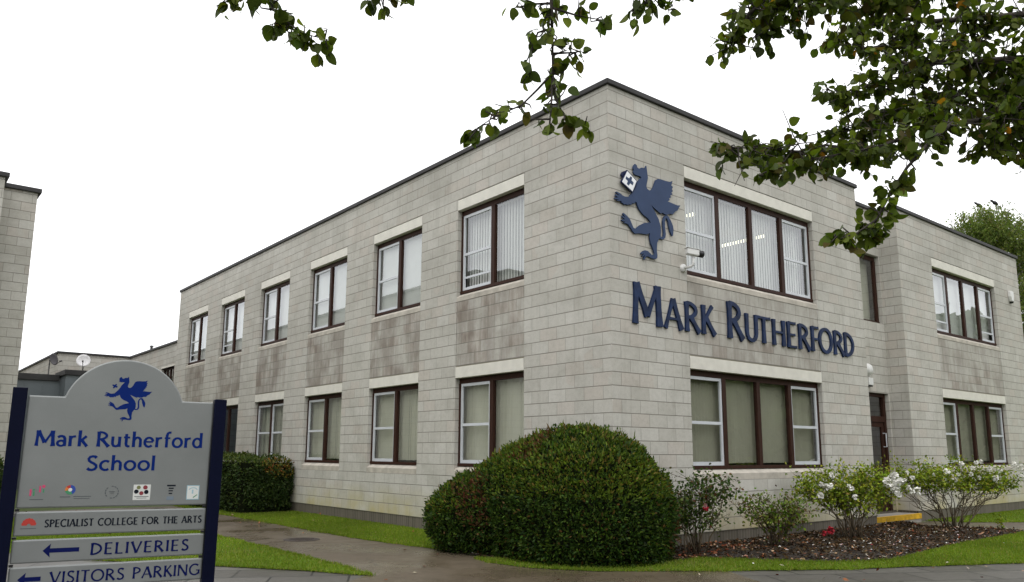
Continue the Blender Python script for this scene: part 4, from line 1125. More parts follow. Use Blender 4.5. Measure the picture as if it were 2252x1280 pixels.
# grey clad single-storey extension with a dark fascia
ex = thing("clad_extension", (-2, 26, 0), "low grey clad extension with thick dark fascia, in front of the hall", "building")
mb = MB()
mb.box(-2.60, 0.05, 26.0, 27.9, 0.0, 4.30); mb.box(-7.0, -2.60, 27.0, 27.9, 0.0, 4.12)
for x in np.arange(-2.2, 0, 0.6): mb.box(x, x+0.02, 25.985, 26.0, 0.0, 4.30)
for x in np.arange(-6.8, -2.7, 0.6): mb.box(x, x+0.02, 26.985, 27.0, 0.0, 4.12)
keep(mb.build("cladding", M['panel']), ex)
mb = MB(); mb.box(-2.66, 0.06, 25.92, 27.92, 4.30, 4.50); mb.box(-7.05, -2.66, 26.92, 27.92, 4.12, 4.36)
keep(mb.build("fascia", M['coping'], bevel=0.01), ex)
cp = thing("entrance_canopy", (-0.4, 22, 0), "small dark flat canopy against the hall wall beside the sign", "canopy")
mb = MB(); mb.box(-0.62, 0.09, 21.6, 23.2, 3.72, 3.88); keep(mb.build("roof_slab", M['coping'], bevel=0.01), cp)
mb = MB(); mb.box(-0.58, 0.09, 21.7, 21.78, 0.0, 3.72); mb.box(-0.58, -0.5, 21.78, 23.1, 2.6, 3.72); keep(mb.build("side_screen", M['panel']), cp)
vp = thing("roof_vent", (0.5, 25.4, 5.3), "tiny grey vent pipe on the hall's coping", "vent")
mb = MB(); mb.tube([V(0.22, 25.4, 5.35), V(0.22, 25.4, 5.58)], 0.05, 10); keep(mb.build("pipe", M['felt']), vp)
mb = MB(); mb.lathe(V(0.22, 25.4, 5.56), Z1, [(0, 0.05), (0.01, 0.09), (0.05, 0.06), (0.07, 0.001)], 12); keep(mb.build("cap", M['felt']), vp)

def dish(name, c, r, aim, mat, label):
    t = thing(name, c, label, "satellite dish", "satellite dishes on the low roof")
    aim = np.asarray(aim, float); aim /= np.linalg.norm(aim)
    c = np.asarray(c)
    mb = MB(); mb.lathe(c-aim*0.06, aim, [(0, 0.001), (0.01, r*0.4), (0.035, r*0.75), (0.07, r), (0.078, r), (0.045, r*0.75), (0.022, r*0.4), (0.012, 0.001)], 24)
    keep(mb.build("reflector", mat, smooth=True), t)
    lo = c+aim*0.06-Z1*r
    mb = MB(); mb.tube([lo, c+aim*0.34-Z1*r*0.55], 0.012, 6); mb.lathe(c+aim*0.36-Z1*r*0.55, -aim, [(0, 0.001), (0, 0.03), (0.09, 0.03), (0.09, 0.001)], 10)
    keep(mb.build("receiver_arm", M['dishgrey']), t)
    mb = MB(); mb.tube([c-aim*0.06, c-aim*0.16, V(c[0]-aim[0]*0.16, c[1]-aim[1]*0.16, 4.36)], 0.022, 8)
    keep(mb.build("mast", M['felt']), t)
dish("satellite_dish", (-2.0, 26.3, 4.92), 0.25, (-0.25, -1, 0.25), M['dishwhite'], "round white satellite dish on the grey extension's roof")
dish("satellite_dish", (-2.88, 27.2, 4.98), 0.24, (0.75, -0.75, 0.2), M['dishgrey'], "dark mesh satellite dish at the hall's corner, left of the white one")

# ================================================================== THE SCHOOL SIGN
SO = V(-7.371, -0.525, 1.893)
SE1 = V(.989, -.15, -.007); SE1 /= np.linalg.norm(SE1)
SE2 = V(.007, -.001, 1.0); SE2 -= SE1*(SE1@SE2); SE2 /= np.linalg.norm(SE2)
SN = np.cross(SE1, SE2)         # towards the viewer
sg = thing("school_sign", (-6.65, -0.63, 0), "grey school sign on two dark navy posts with arched header and direction panels", "sign")
SW = 1.45
mb = MB()
for a0, zt in ((-0.108, 0.060), (SW-0.012, 0.030)):
    mb2 = MB()
    mb2.obox(SO+SE1*a0+SE2*(-1.93)-SN*0.09, SE1*0.103, SN*0.115*1, SE2*(1.93+zt)) if False else mb2.obox(SO+SE1*a0+SE2*(-1.93)+SN*0.03, SE1*0.103, -SN*0.10, SE2*(1.93+zt))
    keep(mb2.build("post", M['post'], bevel=0.006), sg)
# fix orientation of box faces happens by symmetric shading; header with an arched top
cx_, rr = 0.716, None
arch = []
xa, xb, zp = 0.262, 1.170, 0.335
half = (xb-xa)/2
rad = (half*half+zp*zp)/(2*zp)
zc = zp-rad
xm = (xa+xb)/2
a_end = math.atan2(0-zc, half)
for i in range(41):
    t = a_end+(pi-2*a_end)*i/40
    arch.append((xm+rad*cos(t), zc+rad*sin(t)))
hdr = [(0.004, -0.896), (SW-0.016, -0.896), (SW-0.016, 0.0)]+arch+[(0.004, 0.0)]
mb = MB(); mb.prism(hdr, SO, SE1, SE2, SN, -0.03, 0.0)
hp = keep(mb.build("header_panel", M['signgrey'], bevel=0.011, weld=True), sg)
TP = 0.0008
def line(parent, name, s, x0, x1, y, h, wt, mat, gap=.16, space=.34):
    """a line of lettering, every letter cut out on its own"""
    adv = [(space if ch == ' ' else GL[ch][1]) for ch in s]
    k = (x1-x0)/(sum(adv)+gap*(len(s)-1))
    x = x0
    for ch, a in zip(s, adv):
        if ch != ' ':
            mb = MB(); glyph(mb, ch, SO, SE1, SE2, SN, x, k, h, y, wt, 0.0, TP*1.5)
            keep(mb.build("letter", mat), parent)
        x += (a+gap)*k
line(hp, "lettering", "Mark Rutherford", 0.086, 1.362, -0.404, 0.124, 0.0240, M['signblue'], gap=.10, space=.30)
line(hp, "lettering", "School", 0.468, 0.990, -0.600, 0.120, 0.0240, M['signblue'], gap=.09)
gx = np.array(GRIF); gs = 0.385/(gx[:, 1].max()-gx[:, 1].min())
gm = gx.mean(0); gmin = gx.min(0)
EMX, EMZ = 0.550, -0.190
es = np.array([0.368/(gx[:, 0].max()-gmin[0]), gs])
T_ = lambda pts: [tuple((np.array(p)-gmin)*es+np.array([EMX, EMZ])) for p in pts]
mb = MB(); mb.prism(T_(GRIF), SO, SE1, SE2, SN, 0.0, TP); mb.prism([tuple(np.array(p)) for p in T_(SH_CROSS)], SO, SE1, SE2, SN, 0.0, TP)
keep(mb.build("emblem", M['signblue']), hp)
# small sponsor marks along the foot of the header
R_ = lambda x0, x1, z0_, z1_: [(x0, z0_), (x1, z0_), (x1, z1_), (x0, z1_)]
def disc(x, z, r, n=14): return [(x+r*cos(2*pi*i/n), z+r*sin(2*pi*i/n)) for i in range(n)]
def mark(shapes, keys, captions=()):
    mb = MB()
    for lvl, (poly, k) in enumerate(shapes): mb.prism(poly, SO, SE1, SE2, SN, 0.0, TP*(1+0.15*lvl), keys.index(k))
    keep(mb.build("logo", [M[k] for k in keys]), hp)
    for poly in captions:
        mb = MB(); mb.prism(poly, SO, SE1, SE2, SN, 0.0, TP)
        keep(mb.build("caption", M['greyink']), hp)
sh = [(R_(.086, .099, -.800, -.748), 'pink'), (disc(.114, -.752, .008), 'green'), (R_(.110, .121, -.800, -.765), 'green'), (R_(.150, .162, -.772, -.722), 'pink'), (disc(.180, -.726, .012), 'pink'), (R_(.176, .186, -.775, -.748), 'green')]
mark(sh[:3], ['pink', 'green'], [R_(.09, .185, -.832, -.826)])
mark(sh[3:], ['pink', 'green'])
sh = []
for i, k in enumerate(['red', 'orange', 'green', 'green', 'blue', 'blue', 'blue']):
    a0, a1 = 90-i*51.4*-1, 90+(i+1)*51.4
    pts = arcp(.370, -.755, .038, .038, a0, a1, 5)+arcp(.370, -.755, .015, .015, a1, a0, 5)
    sh.append((pts, k))
sh += [(disc(.370, -.755, .0145), 'paper')]
mark(sh, ['red', 'orange', 'green', 'blue', 'paper'], [R_(.300, .375, -.815, -.808), R_(.395, .525, -.812, -.806), R_(.400, .515, -.828, -.823)])
sh = []
for i in range(14):
    if i % 5 != 4: sh.append((arcp(.676, -.778, .052, .052, i*25.7, i*25.7+19, 3)+arcp(.676, -.778, .045, .045, i*25.7+19, i*25.7, 3), 'greyink'))
sh += [(R_(.655, .697, -.775, -.771), 'greyink'), (R_(.662, .690, -.786, -.783), 'greyink')]
mark(sh, ['greyink'])
sh = [(R_(.838, .972, -.846, -.718), 'paper'), (disc(.878, -.742, .016), 'olive'), (disc(.930, -.742, .018), 'maroon'), (disc(.862, -.776, .018), 'signblack'), (disc(.940, -.780, .018), 'signblack'), (disc(.902, -.790, .017), 'maroon'), (R_(.850, .960, -.820, -.815), 'greyink'), (R_(.868, .945, -.832, -.828), 'greyink')]
mark(sh, ['paper', 'olive', 'maroon', 'signblack', 'greyink'])
sh = [(R_(1.100, 1.170, -.735, -.722), 'signblack'), (R_(1.115, 1.155, -.757, -.746), 'signblack'), (R_(1.115, 1.150, -.777, -.768), 'signblack'), (R_(1.118, 1.146, -.800, -.790), 'signblack'), (R_(1.104, 1.160, -.850, -.820), 'greyblue')]
mark(sh, ['signblack', 'greyblue'])
sh = [(R_(1.262, 1.366, -.850, -.728), 'paleblue'), (R_(1.268, 1.360, -.844, -.734), 'paper'), (arcp(1.315, -.775, .040, .03, 20, 160, 8)+arcp(1.315, -.775, .032, .022, 160, 20, 8), 'paleblue'), (R_(1.305, 1.318, -.800, -.765), 'paleblue'), ([(1.315, -.83), (1.350, -.805), (1.352, -.812), (1.32, -.836)], 'green')]
mark(sh, ['paleblue', 'paper', 'green'])
def slat(z_top, z_bot):
    mb = MB(); mb.prism([(0.004, z_bot), (SW-0.014, z_bot), (SW-0.014, z_top), (0.004, z_top)], SO, SE1, SE2, SN, -0.03, 0.0)
    return keep(mb.build("direction_panel", M['signgrey'], bevel=0.011, weld=True), sg)
p1, p2, p3, p4 = slat(-0.925, -1.112), slat(-1.141, -1.322), slat(-1.349, -1.528), slat(-1.556, -1.735)
line(p1, "lettering", "SPECIALIST COLLEGE FOR THE ARTS", 0.214, 1.402, -1.047, 0.058, 0.0118, M['signblack'])
line(p2, "lettering", "DELIVERIES", 0.562, 1.312, -1.278, 0.092, 0.0175, M['signnavy'], gap=.22)
line(p3, "lettering", "VISITORS PARKING", 0.290, 1.418, -1.488, 0.092, 0.0155, M['signnavy'], gap=.15, space=.36)
def arrow(parent, xt, xe, zm, hh):
    mb = MB(); mb.prism([(xt, zm), (xt+0.055, zm+hh), (xt+0.050, zm+0.017), (xe, zm+0.017), (xe, zm-0.017), (xt+0.050, zm-0.017), (xt+0.055, zm-hh)], SO, SE1, SE2, SN, 0, TP)
    keep(mb.build("arrow", M['signnavy']), parent)
arrow(p2, 0.219, 0.477, -1.230, 0.054)
arrow(p3, 0.068, 0.227, -1.444, 0.052)
# red fan badge on the first panel
mb = MB()
for i in range(7):
    a = 180-12-i*26; ca, sa = cos(R(a)), sin(R(a))
    mb.prism([(.105+ca*.012-sa*.006, -1.026+sa*.01+ca*.006), (.105+ca*.046-sa*.014, -1.026+sa*.048+ca*.014), (.105+ca*.052, -1.026+sa*.054), (.105+ca*.046+sa*.014, -1.026+sa*.048-ca*.014), (.105+ca*.012+sa*.006, -1.026+sa*.01-ca*.006)], SO, SE1, SE2, SN, 0, TP*(1+0.1*i), 0)
keep(mb.build("logo", M['red']), p1)
mb = MB(); mb.prism(R_(.048, .158, -1.056, -1.051), SO, SE1, SE2, SN, 0, TP)
keep(mb.build("caption", M['greyink']), p1)
# black clamps between panels and posts
for zz in (-0.91, -1.127, -1.336):
    mb = MB()
    for a in (0.0, SW-0.045): mb.obox(SO+SE1*a+SE2*(zz-0.010)-SN*0.004, SE1*0.03, -SN*0.02, SE2*0.02)
    keep(mb.build("clamp", M['blackp']), sg)

# ================================================================== SHRUBS
OV = [(0, 0), (0.05, 0.17), (0.20, 0.40), (0.42, 0.5), (0.66, 0.45), (0.86, 0.26), (0.96, 0.08), (1, 0), (0.96, -0.08), (0.86, -0.26), (0.66, -0.45), (0.42, -0.5), (0.20, -0.40), (0.05, -0.17)]
HEX = [(0, 0), (0.3, 0.5), (0.7, 0.42), (1, 0), (0.7, -0.42), (0.3, -0.5)]

def ell_points(n, c, r, g=rng, p=2.3):
    d = rand_dirs(n, g)
    k = (np.abs(d)**p).sum(1)**(-1/p)
    d = d*k[:, None]
    nn = np.sign(d)*np.abs(d)**(p-1)/np.array(r)
    nn /= np.linalg.norm(nn, axis=1, keepdims=True)
    return np.array(c)+d*np.array(r), nn

# big clipped dome at the corner of the building
dome = thing("clipped_shrub", (-0.5, 0.4, 0), "large clipped dome of dark evergreen at the building corner", "shrub")
# one smooth body: three swellings melted together
BLOBS = [((-0.26, 0.31, 0.52), (1.22, 1.31, 1.33)), ((-0.82, 1.95, 0.47), (0.92, 0.93, 0.68)), ((-0.54, 1.26, 0.62), (0.83, 0.86, 0.93))]
DO = V(-0.55, 1.0, 0.45)
def dome_f(P):
    fs = np.array([np.sqrt((((P-np.array(c))/np.array(r))**2).sum(1))-1 for c, r in BLOBS])
    return -0.18*np.log(np.exp(-fs/0.18).sum(0))
def dome_surface(d):
    lo, hi = np.zeros(len(d)), np.full(len(d), 4.0)
    for _ in range(20):
        m_ = (lo+hi)/2; ins = dome_f(DO+d*m_[:, None]) < 0
        lo = np.where(ins, m_, lo); hi = np.where(ins, hi, m_)
    return lo
dd = rand_dirs(260000)
tt = dome_surface(dd)
PP = DO+dd*tt[:, None]
e_ = 1e-3
NN = np.column_stack([dome_f(PP+V(e_, 0, 0))-dome_f(PP-V(e_, 0, 0)), dome_f(PP+V(0, e_, 0))-dome_f(PP-V(0, e_, 0)), dome_f(PP+V(0, 0, e_))-dome_f(PP-V(0, 0, e_))])
NN /= np.linalg.norm(NN, axis=1, keepdims=True)
wt_ = tt**2/np.clip((NN*dd).sum(1), 0.25, 1)
ok = (rng.random(len(PP)) < wt_/wt_.max()) & (PP[:, 2] > 0.0) & ~((PP[:, 0] > -0.01) & (PP[:, 1] > -0.01))
PP, NN = PP[ok], NN[ok]
sel = rng.permutation(len(PP))[:46000]
PP, NN = PP[sel], NN[sel]
n = len(PP)
bump_ = clumps(PP, 5.5, 3)*0.022+clumps(PP, 20, 4)*0.036
PP = PP+NN*(bump_+rng.normal(0, 0.026, n)-0.065)[:, None]
hgt = PP[:, 2]
D = NN*0.75+rand_dirs(n)*0.75+V(0, 0, 0.35)
cl_ = clumps(PP, 3.0, 9)+0.5*clumps(PP, 9.0, 10)
col = mixcol(n, [(5, (0.016, 0.036, 0.006)), (4, (0.034, 0.066, 0.009)), (2, (0.062, 0.098, 0.012)), (0.4, (0.085, 0.050, 0.014))], jit=0.25)
# fresh tips on the side that grows to the light: a property of the growth, on the crown only
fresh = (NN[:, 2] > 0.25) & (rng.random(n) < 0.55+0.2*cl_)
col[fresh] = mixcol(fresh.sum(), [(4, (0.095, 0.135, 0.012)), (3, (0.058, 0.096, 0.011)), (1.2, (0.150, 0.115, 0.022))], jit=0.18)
rust = (clumps(PP, 2.6, 21) > 1.05) & (rng.random(n) < 0.45)
col[rust] = mixcol(rust.sum(), [(3, (0.10, 0.05, 0.022)), (2, (0.085, 0.028, 0.016))], jit=0.2)
k = 260                                  # stray shoots on top
q = rng.choice(np.where(NN[:, 2] > 0.55)[0], k)
shc = mixcol(k, [(3, (0.10, 0.13, 0.02)), (1, (0.14, 0.10, 0.03))])
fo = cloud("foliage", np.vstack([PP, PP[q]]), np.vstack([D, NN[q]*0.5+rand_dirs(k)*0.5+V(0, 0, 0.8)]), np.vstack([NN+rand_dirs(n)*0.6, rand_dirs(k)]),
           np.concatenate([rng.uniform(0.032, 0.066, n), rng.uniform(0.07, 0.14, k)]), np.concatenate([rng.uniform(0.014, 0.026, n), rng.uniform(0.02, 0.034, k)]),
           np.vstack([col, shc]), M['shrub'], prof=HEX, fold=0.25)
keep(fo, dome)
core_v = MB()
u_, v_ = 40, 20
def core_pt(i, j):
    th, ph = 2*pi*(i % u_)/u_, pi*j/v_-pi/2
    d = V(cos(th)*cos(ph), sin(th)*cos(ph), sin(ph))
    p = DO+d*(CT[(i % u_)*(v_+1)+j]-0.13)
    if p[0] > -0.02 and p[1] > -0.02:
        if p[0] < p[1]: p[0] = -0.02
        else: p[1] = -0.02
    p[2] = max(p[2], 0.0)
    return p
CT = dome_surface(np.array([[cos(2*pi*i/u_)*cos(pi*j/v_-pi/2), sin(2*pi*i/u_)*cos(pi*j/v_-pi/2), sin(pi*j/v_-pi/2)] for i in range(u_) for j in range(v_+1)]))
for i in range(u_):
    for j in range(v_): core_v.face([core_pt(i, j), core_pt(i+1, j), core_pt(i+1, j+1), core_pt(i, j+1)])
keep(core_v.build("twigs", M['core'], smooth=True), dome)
def box_hedge(name, x0, x1, y0, y1, h, nleaf, label, stops, flare=None, seed=1):
    t = thing(name, ((x0+x1)/2, (y0+y1)/2, 0), label, "hedge", "dark clipped hedges")
    g = np.random.default_rng(seed)
    c = V((x0+x1)/2, (y0+y1)/2, h/2); r = V((x1-x0)/2, (y1-y0)/2, h/2)
    p, nn = ell_points(nleaf*3, c, r*1.0, g, p=7)
    ok = (p[:, 2] > 0.02) & ((nn[:, 1] < 0.3) | (nn[:, 2] > 0.3)); p, nn = p[ok][:nleaf], nn[ok][:nleaf]
    k = len(p)
    p = p+nn*(clumps(p, 5, seed+2)*0.05+g.normal(0, 0.03, k))[:, None]
    col = mixcol(k, stops, g, 0.2)
    fr_ = (nn[:, 2] > 0.4) & (g.random(k) < 0.6)
    col[fr_] = mixcol(fr_.sum(), [(3, (0.06, 0.085, 0.016)), (1, (0.085, 0.10, 0.02))], g, 0.2)
    if flare is not None:
        d = np.linalg.norm((p-np.array(flare[0]))/np.array(flare[1]), axis=1)
        f_ = (d < 1) & (g.random(k) < 0.85*(1-d*0.7)); col[f_] = mixcol(f_.sum(), flare[2], g, 0.2)
    keep(cloud("foliage", p, nn*0.6+rand_dirs(k, g)*0.8+V(0, 0, 0.2), nn+rand_dirs(k, g)*0.6, g.uniform(0.05, 0.09, k), g.uniform(0.022, 0.04, k), col, M['shrub'], prof=HEX, fold=0.2), t)
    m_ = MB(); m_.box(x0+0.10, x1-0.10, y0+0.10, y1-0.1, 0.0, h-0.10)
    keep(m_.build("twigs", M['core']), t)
    return t
DKG = [(5, (0.022, 0.040, 0.010)), (3, (0.036, 0.058, 0.014)), (1, (0.055, 0.075, 0.018))]
box_hedge("hedge", -1.42, -0.02, 10.62, 15.0, 1.28, 15000, "dark clipped hedge with a patch of golden leaves, beside the sign's right post", DKG,
          flare=((-0.35, 10.6, 1.10), (0.55, 0.8, 0.26), [(3, (0.16, 0.12, 0.02)), (2, (0.19, 0.075, 0.02)), (2, (0.10, 0.11, 0.02))]), seed=5)
box_hedge("hedge", -10.0, -6.32, 8.85, 10.4, 1.40, 9000, "dark hedge under the corner building, left of the sign", DKG, seed=15)

# rose bushes: bare canes fanning from the crown of the plant, leaves above, flowers as parts
def rose(x, y, h, xl, xr, ncane, nleaf, leafz, stops, label, flowers=(), bare=0.35, seed=1, group=None):
    t = thing("rose_bush", (x, y, 0.05), label, "rose bush", group)
    g = np.random.default_rng(seed)
    st_ = MB(); tips = []
    ax = V(0.80, -0.60, 0)                       # spreads most across the line of sight
    ay = V(0.60, 0.80, 0)
    base = V(x, y, 0.04)
    wl_, wr = -xl, xr
    for i in range(ncane):
        s = g.uniform(-xl, xr) if i > 3 else (-xl*0.9, xr*0.9, -xl*.4, xr*.5)[i]
        d = g.normal(0, 0.20)
        hh_ = h*g.uniform(0.66, 1.0)*(1-0.10*abs(s)/max(xl, xr))
        p0 = base+ax*(g.normal(0, 0.07)+s*0.12)+ay*g.normal(0, 0.06)
        p3 = base+ax*s+ay*d+Z1*hh_
        nseg = 7; path_ = []
        wob = g.normal(0, 0.035, (nseg+1, 3)); wob[0] = 0
        bend = g.uniform(0.5, 0.9)
        for q in range(nseg+1):
            f = q/nseg
            fx = f**(1.25 if g.random() < .5 else .9)
            path_.append(np.array([p0[0]+(p3[0]-p0[0])*fx, p0[1]+(p3[1]-p0[1])*fx, p0[2]+(p3[2]-p0[2])*f**bend])+wob[q]*(0.4+f))
        r0 = g.uniform(0.006, 0.013)
        st_.tube(path_, [r0*(1-0.75*q/nseg) for q in range(nseg+1)], 5)
        tips += [(path_[-3], path_[-1]), (path_[-2], path_[-1])]
        for _ in range(7):
            q = int(g.integers(2, nseg)); a = path_[q]
            b = a+ax*(g.normal(0, 0.15)+0.10*np.sign(s))+ay*g.normal(0, 0.13)+Z1*g.uniform(0.05, 0.26)
            if b[2] > h*1.06: b[2] = h*g.uniform(.95, 1.06)
            st_.tube([a, (a+b)/2+g.normal(0, 0.02, 3), b], [0.0045, 0.0035, 0.0018], 4)
            if b[2] > leafz*0.85: tips.append((a, b))
    keep(st_.build("stems", M['rosestem'], smooth=True), t)
    idx = g.integers(0, len(tips), nleaf*2)
    f = g.uniform(0, 1.1, nleaf*2)
    A = np.array([a for a, b in tips])[idx]; B = np.array([b for a, b in tips])[idx]
    p = A+(B-A)*f[:, None]+g.normal(0, 0.065, (nleaf*2, 3))
    ok = (p[:, 2] > leafz-abs(g.normal(0, bare*0.5, nleaf*2))) & (p[:, 1] < -0.02)
    p = p[ok][:nleaf]; k = len(p)
    keep(cloud("foliage", p, rand_dirs(k, g)+V(0, 0, -0.15), rand_dirs(k, g)*0.7+V(0, 0, 0.8), g.uniform(0.034, 0.066, k), g.uniform(0.022, 0.042, k), mixcol(k, stops, g, 0.22), M['shrub'], prof=HEX, fold=0.25, droop=0.2), t)
    for (fx, fz, fr_, fc) in flowers:
        c = base+ax*fx+ay*g.uniform(-0.42, -0.16)+Z1*(fz-0.04)
        k = 26
        d = rand_dirs(k, g); d[:, 1] -= 0.3
        P_ = c+d*fr_*0.25
        cc = np.tile(np.array(fc), (k, 1))*(1+g.normal(0, 0.06, (k, 1)))
        keep(cloud("flower", P_, d, rand_dirs(k, g)*0.6+V(0, 0, 1), np.full(k, fr_*0.9), np.full(k, fr_*0.9), cc, M['petal'], prof=HEX, fold=0.35), t)
    return t
WHITE_, RED_, PINK_ = (0.86, 0.85, 0.80), (0.34, 0.018, 0.03), (0.55, 0.30, 0.30)
RG = 'rose bushes along the front wall'
ROSE_D = [(4, (0.030, 0.058, 0.012)), (3, (0.056, 0.092, 0.016)), (1.4, (0.10, 0.13, 0.025)), (0.6, (0.09, 0.045, 0.02))]
ROSE_L = [(4, (0.175, 0.240, 0.018)), (3, (0.250, 0.290, 0.028)), (1.3, (0.080, 0.130, 0.014)), (0.8, (0.28, 0.25, 0.04))]
ROSE_M = [(3, (0.075, 0.130, 0.016)), (2, (0.135, 0.190, 0.022)), (1.3, (0.13, 0.12, 0.03)), (1, (0.10, 0.055, 0.025))]
rose(1.10, -0.55, 1.16, 0.42, 0.52, 17, 1900, 0.40, ROSE_D, "dark leaved rose bush with one red bloom, next to the clipped dome", [(0.10, 0.68, 0.045, RED_), (0.05, 0.73, 0.03, PINK_)], bare=0.5, seed=31, group=RG)
rose(2.70, -0.85, 0.80, 0.54, 0.46, 18, 1400, 0.14, ROSE_M, "low straggly rose bush with one red bloom near the ground", [(0.66, 0.33, 0.06, RED_), (0.63, 0.27, 0.04, RED_), (0.74, 0.98, 0.045, WHITE_)], bare=0.6, seed=32, group=RG)
g_ = np.random.default_rng(77)
fl3 = [(g_.uniform(-.75, .95), g_.uniform(.75, 1.2), g_.uniform(.035, .06), WHITE_) for _ in range(16)]+[(.62+g_.normal(0, .12), .92+g_.normal(0, .14), g_.uniform(.04, .068), WHITE_) for _ in range(13)]
rose(4.75, -1.0, 1.22, 0.98, 0.86, 26, 5000, 0.58, ROSE_L, "white flowering rose bush thick with blooms, left of the yellow step", fl3, bare=0.2, seed=33, group=RG)
fl4 = [(g_.uniform(-1.2, 1.3), g_.uniform(.95, 1.34), g_.uniform(.035, .065), WHITE_) for _ in range(16)]+[(1.35+g_.normal(0, .16), 1.05+g_.normal(0, .14), g_.uniform(.035, .06), WHITE_) for _ in range(10)]+[(.55+g_.normal(0, .12), 1.2+g_.normal(0, .08), .045, WHITE_) for _ in range(4)]
rose(8.30, -1.15, 1.36, 1.45, 1.35, 34, 5600, 0.82, ROSE_L, "widest white rose bush, with bare fanning canes, right of the yellow step", fl4, bare=0.14, seed=34, group=RG)
# seedling by the wing path
sdl = thing("seedling", (9.0, -1.75, 0.03), "small green seedling at the bed's edge by the right path", "plant")
mb = MB(); mb.tube([V(9.0, -1.75, 0.02), V(9.02, -1.76, 0.15), V(9.0, -1.74, 0.34)], [0.006, 0.005, 0.002], 5); keep(mb.build("stem", M['rosestem']), sdl)
P = V(9.0, -1.75, 0.05)+np.column_stack([rng.normal(0, 0.07, 60), rng.normal(0, 0.05, 60), rng.uniform(0, 0.3, 60)])
keep(cloud("foliage", P, rand_dirs(60), rand_dirs(60)+V(0, 0, 1), rng.uniform(0.04, 0.07, 60), rng.uniform(0.025, 0.04, 60), mixcol(60, ROSE_L), M['shrub'], prof=HEX), sdl)

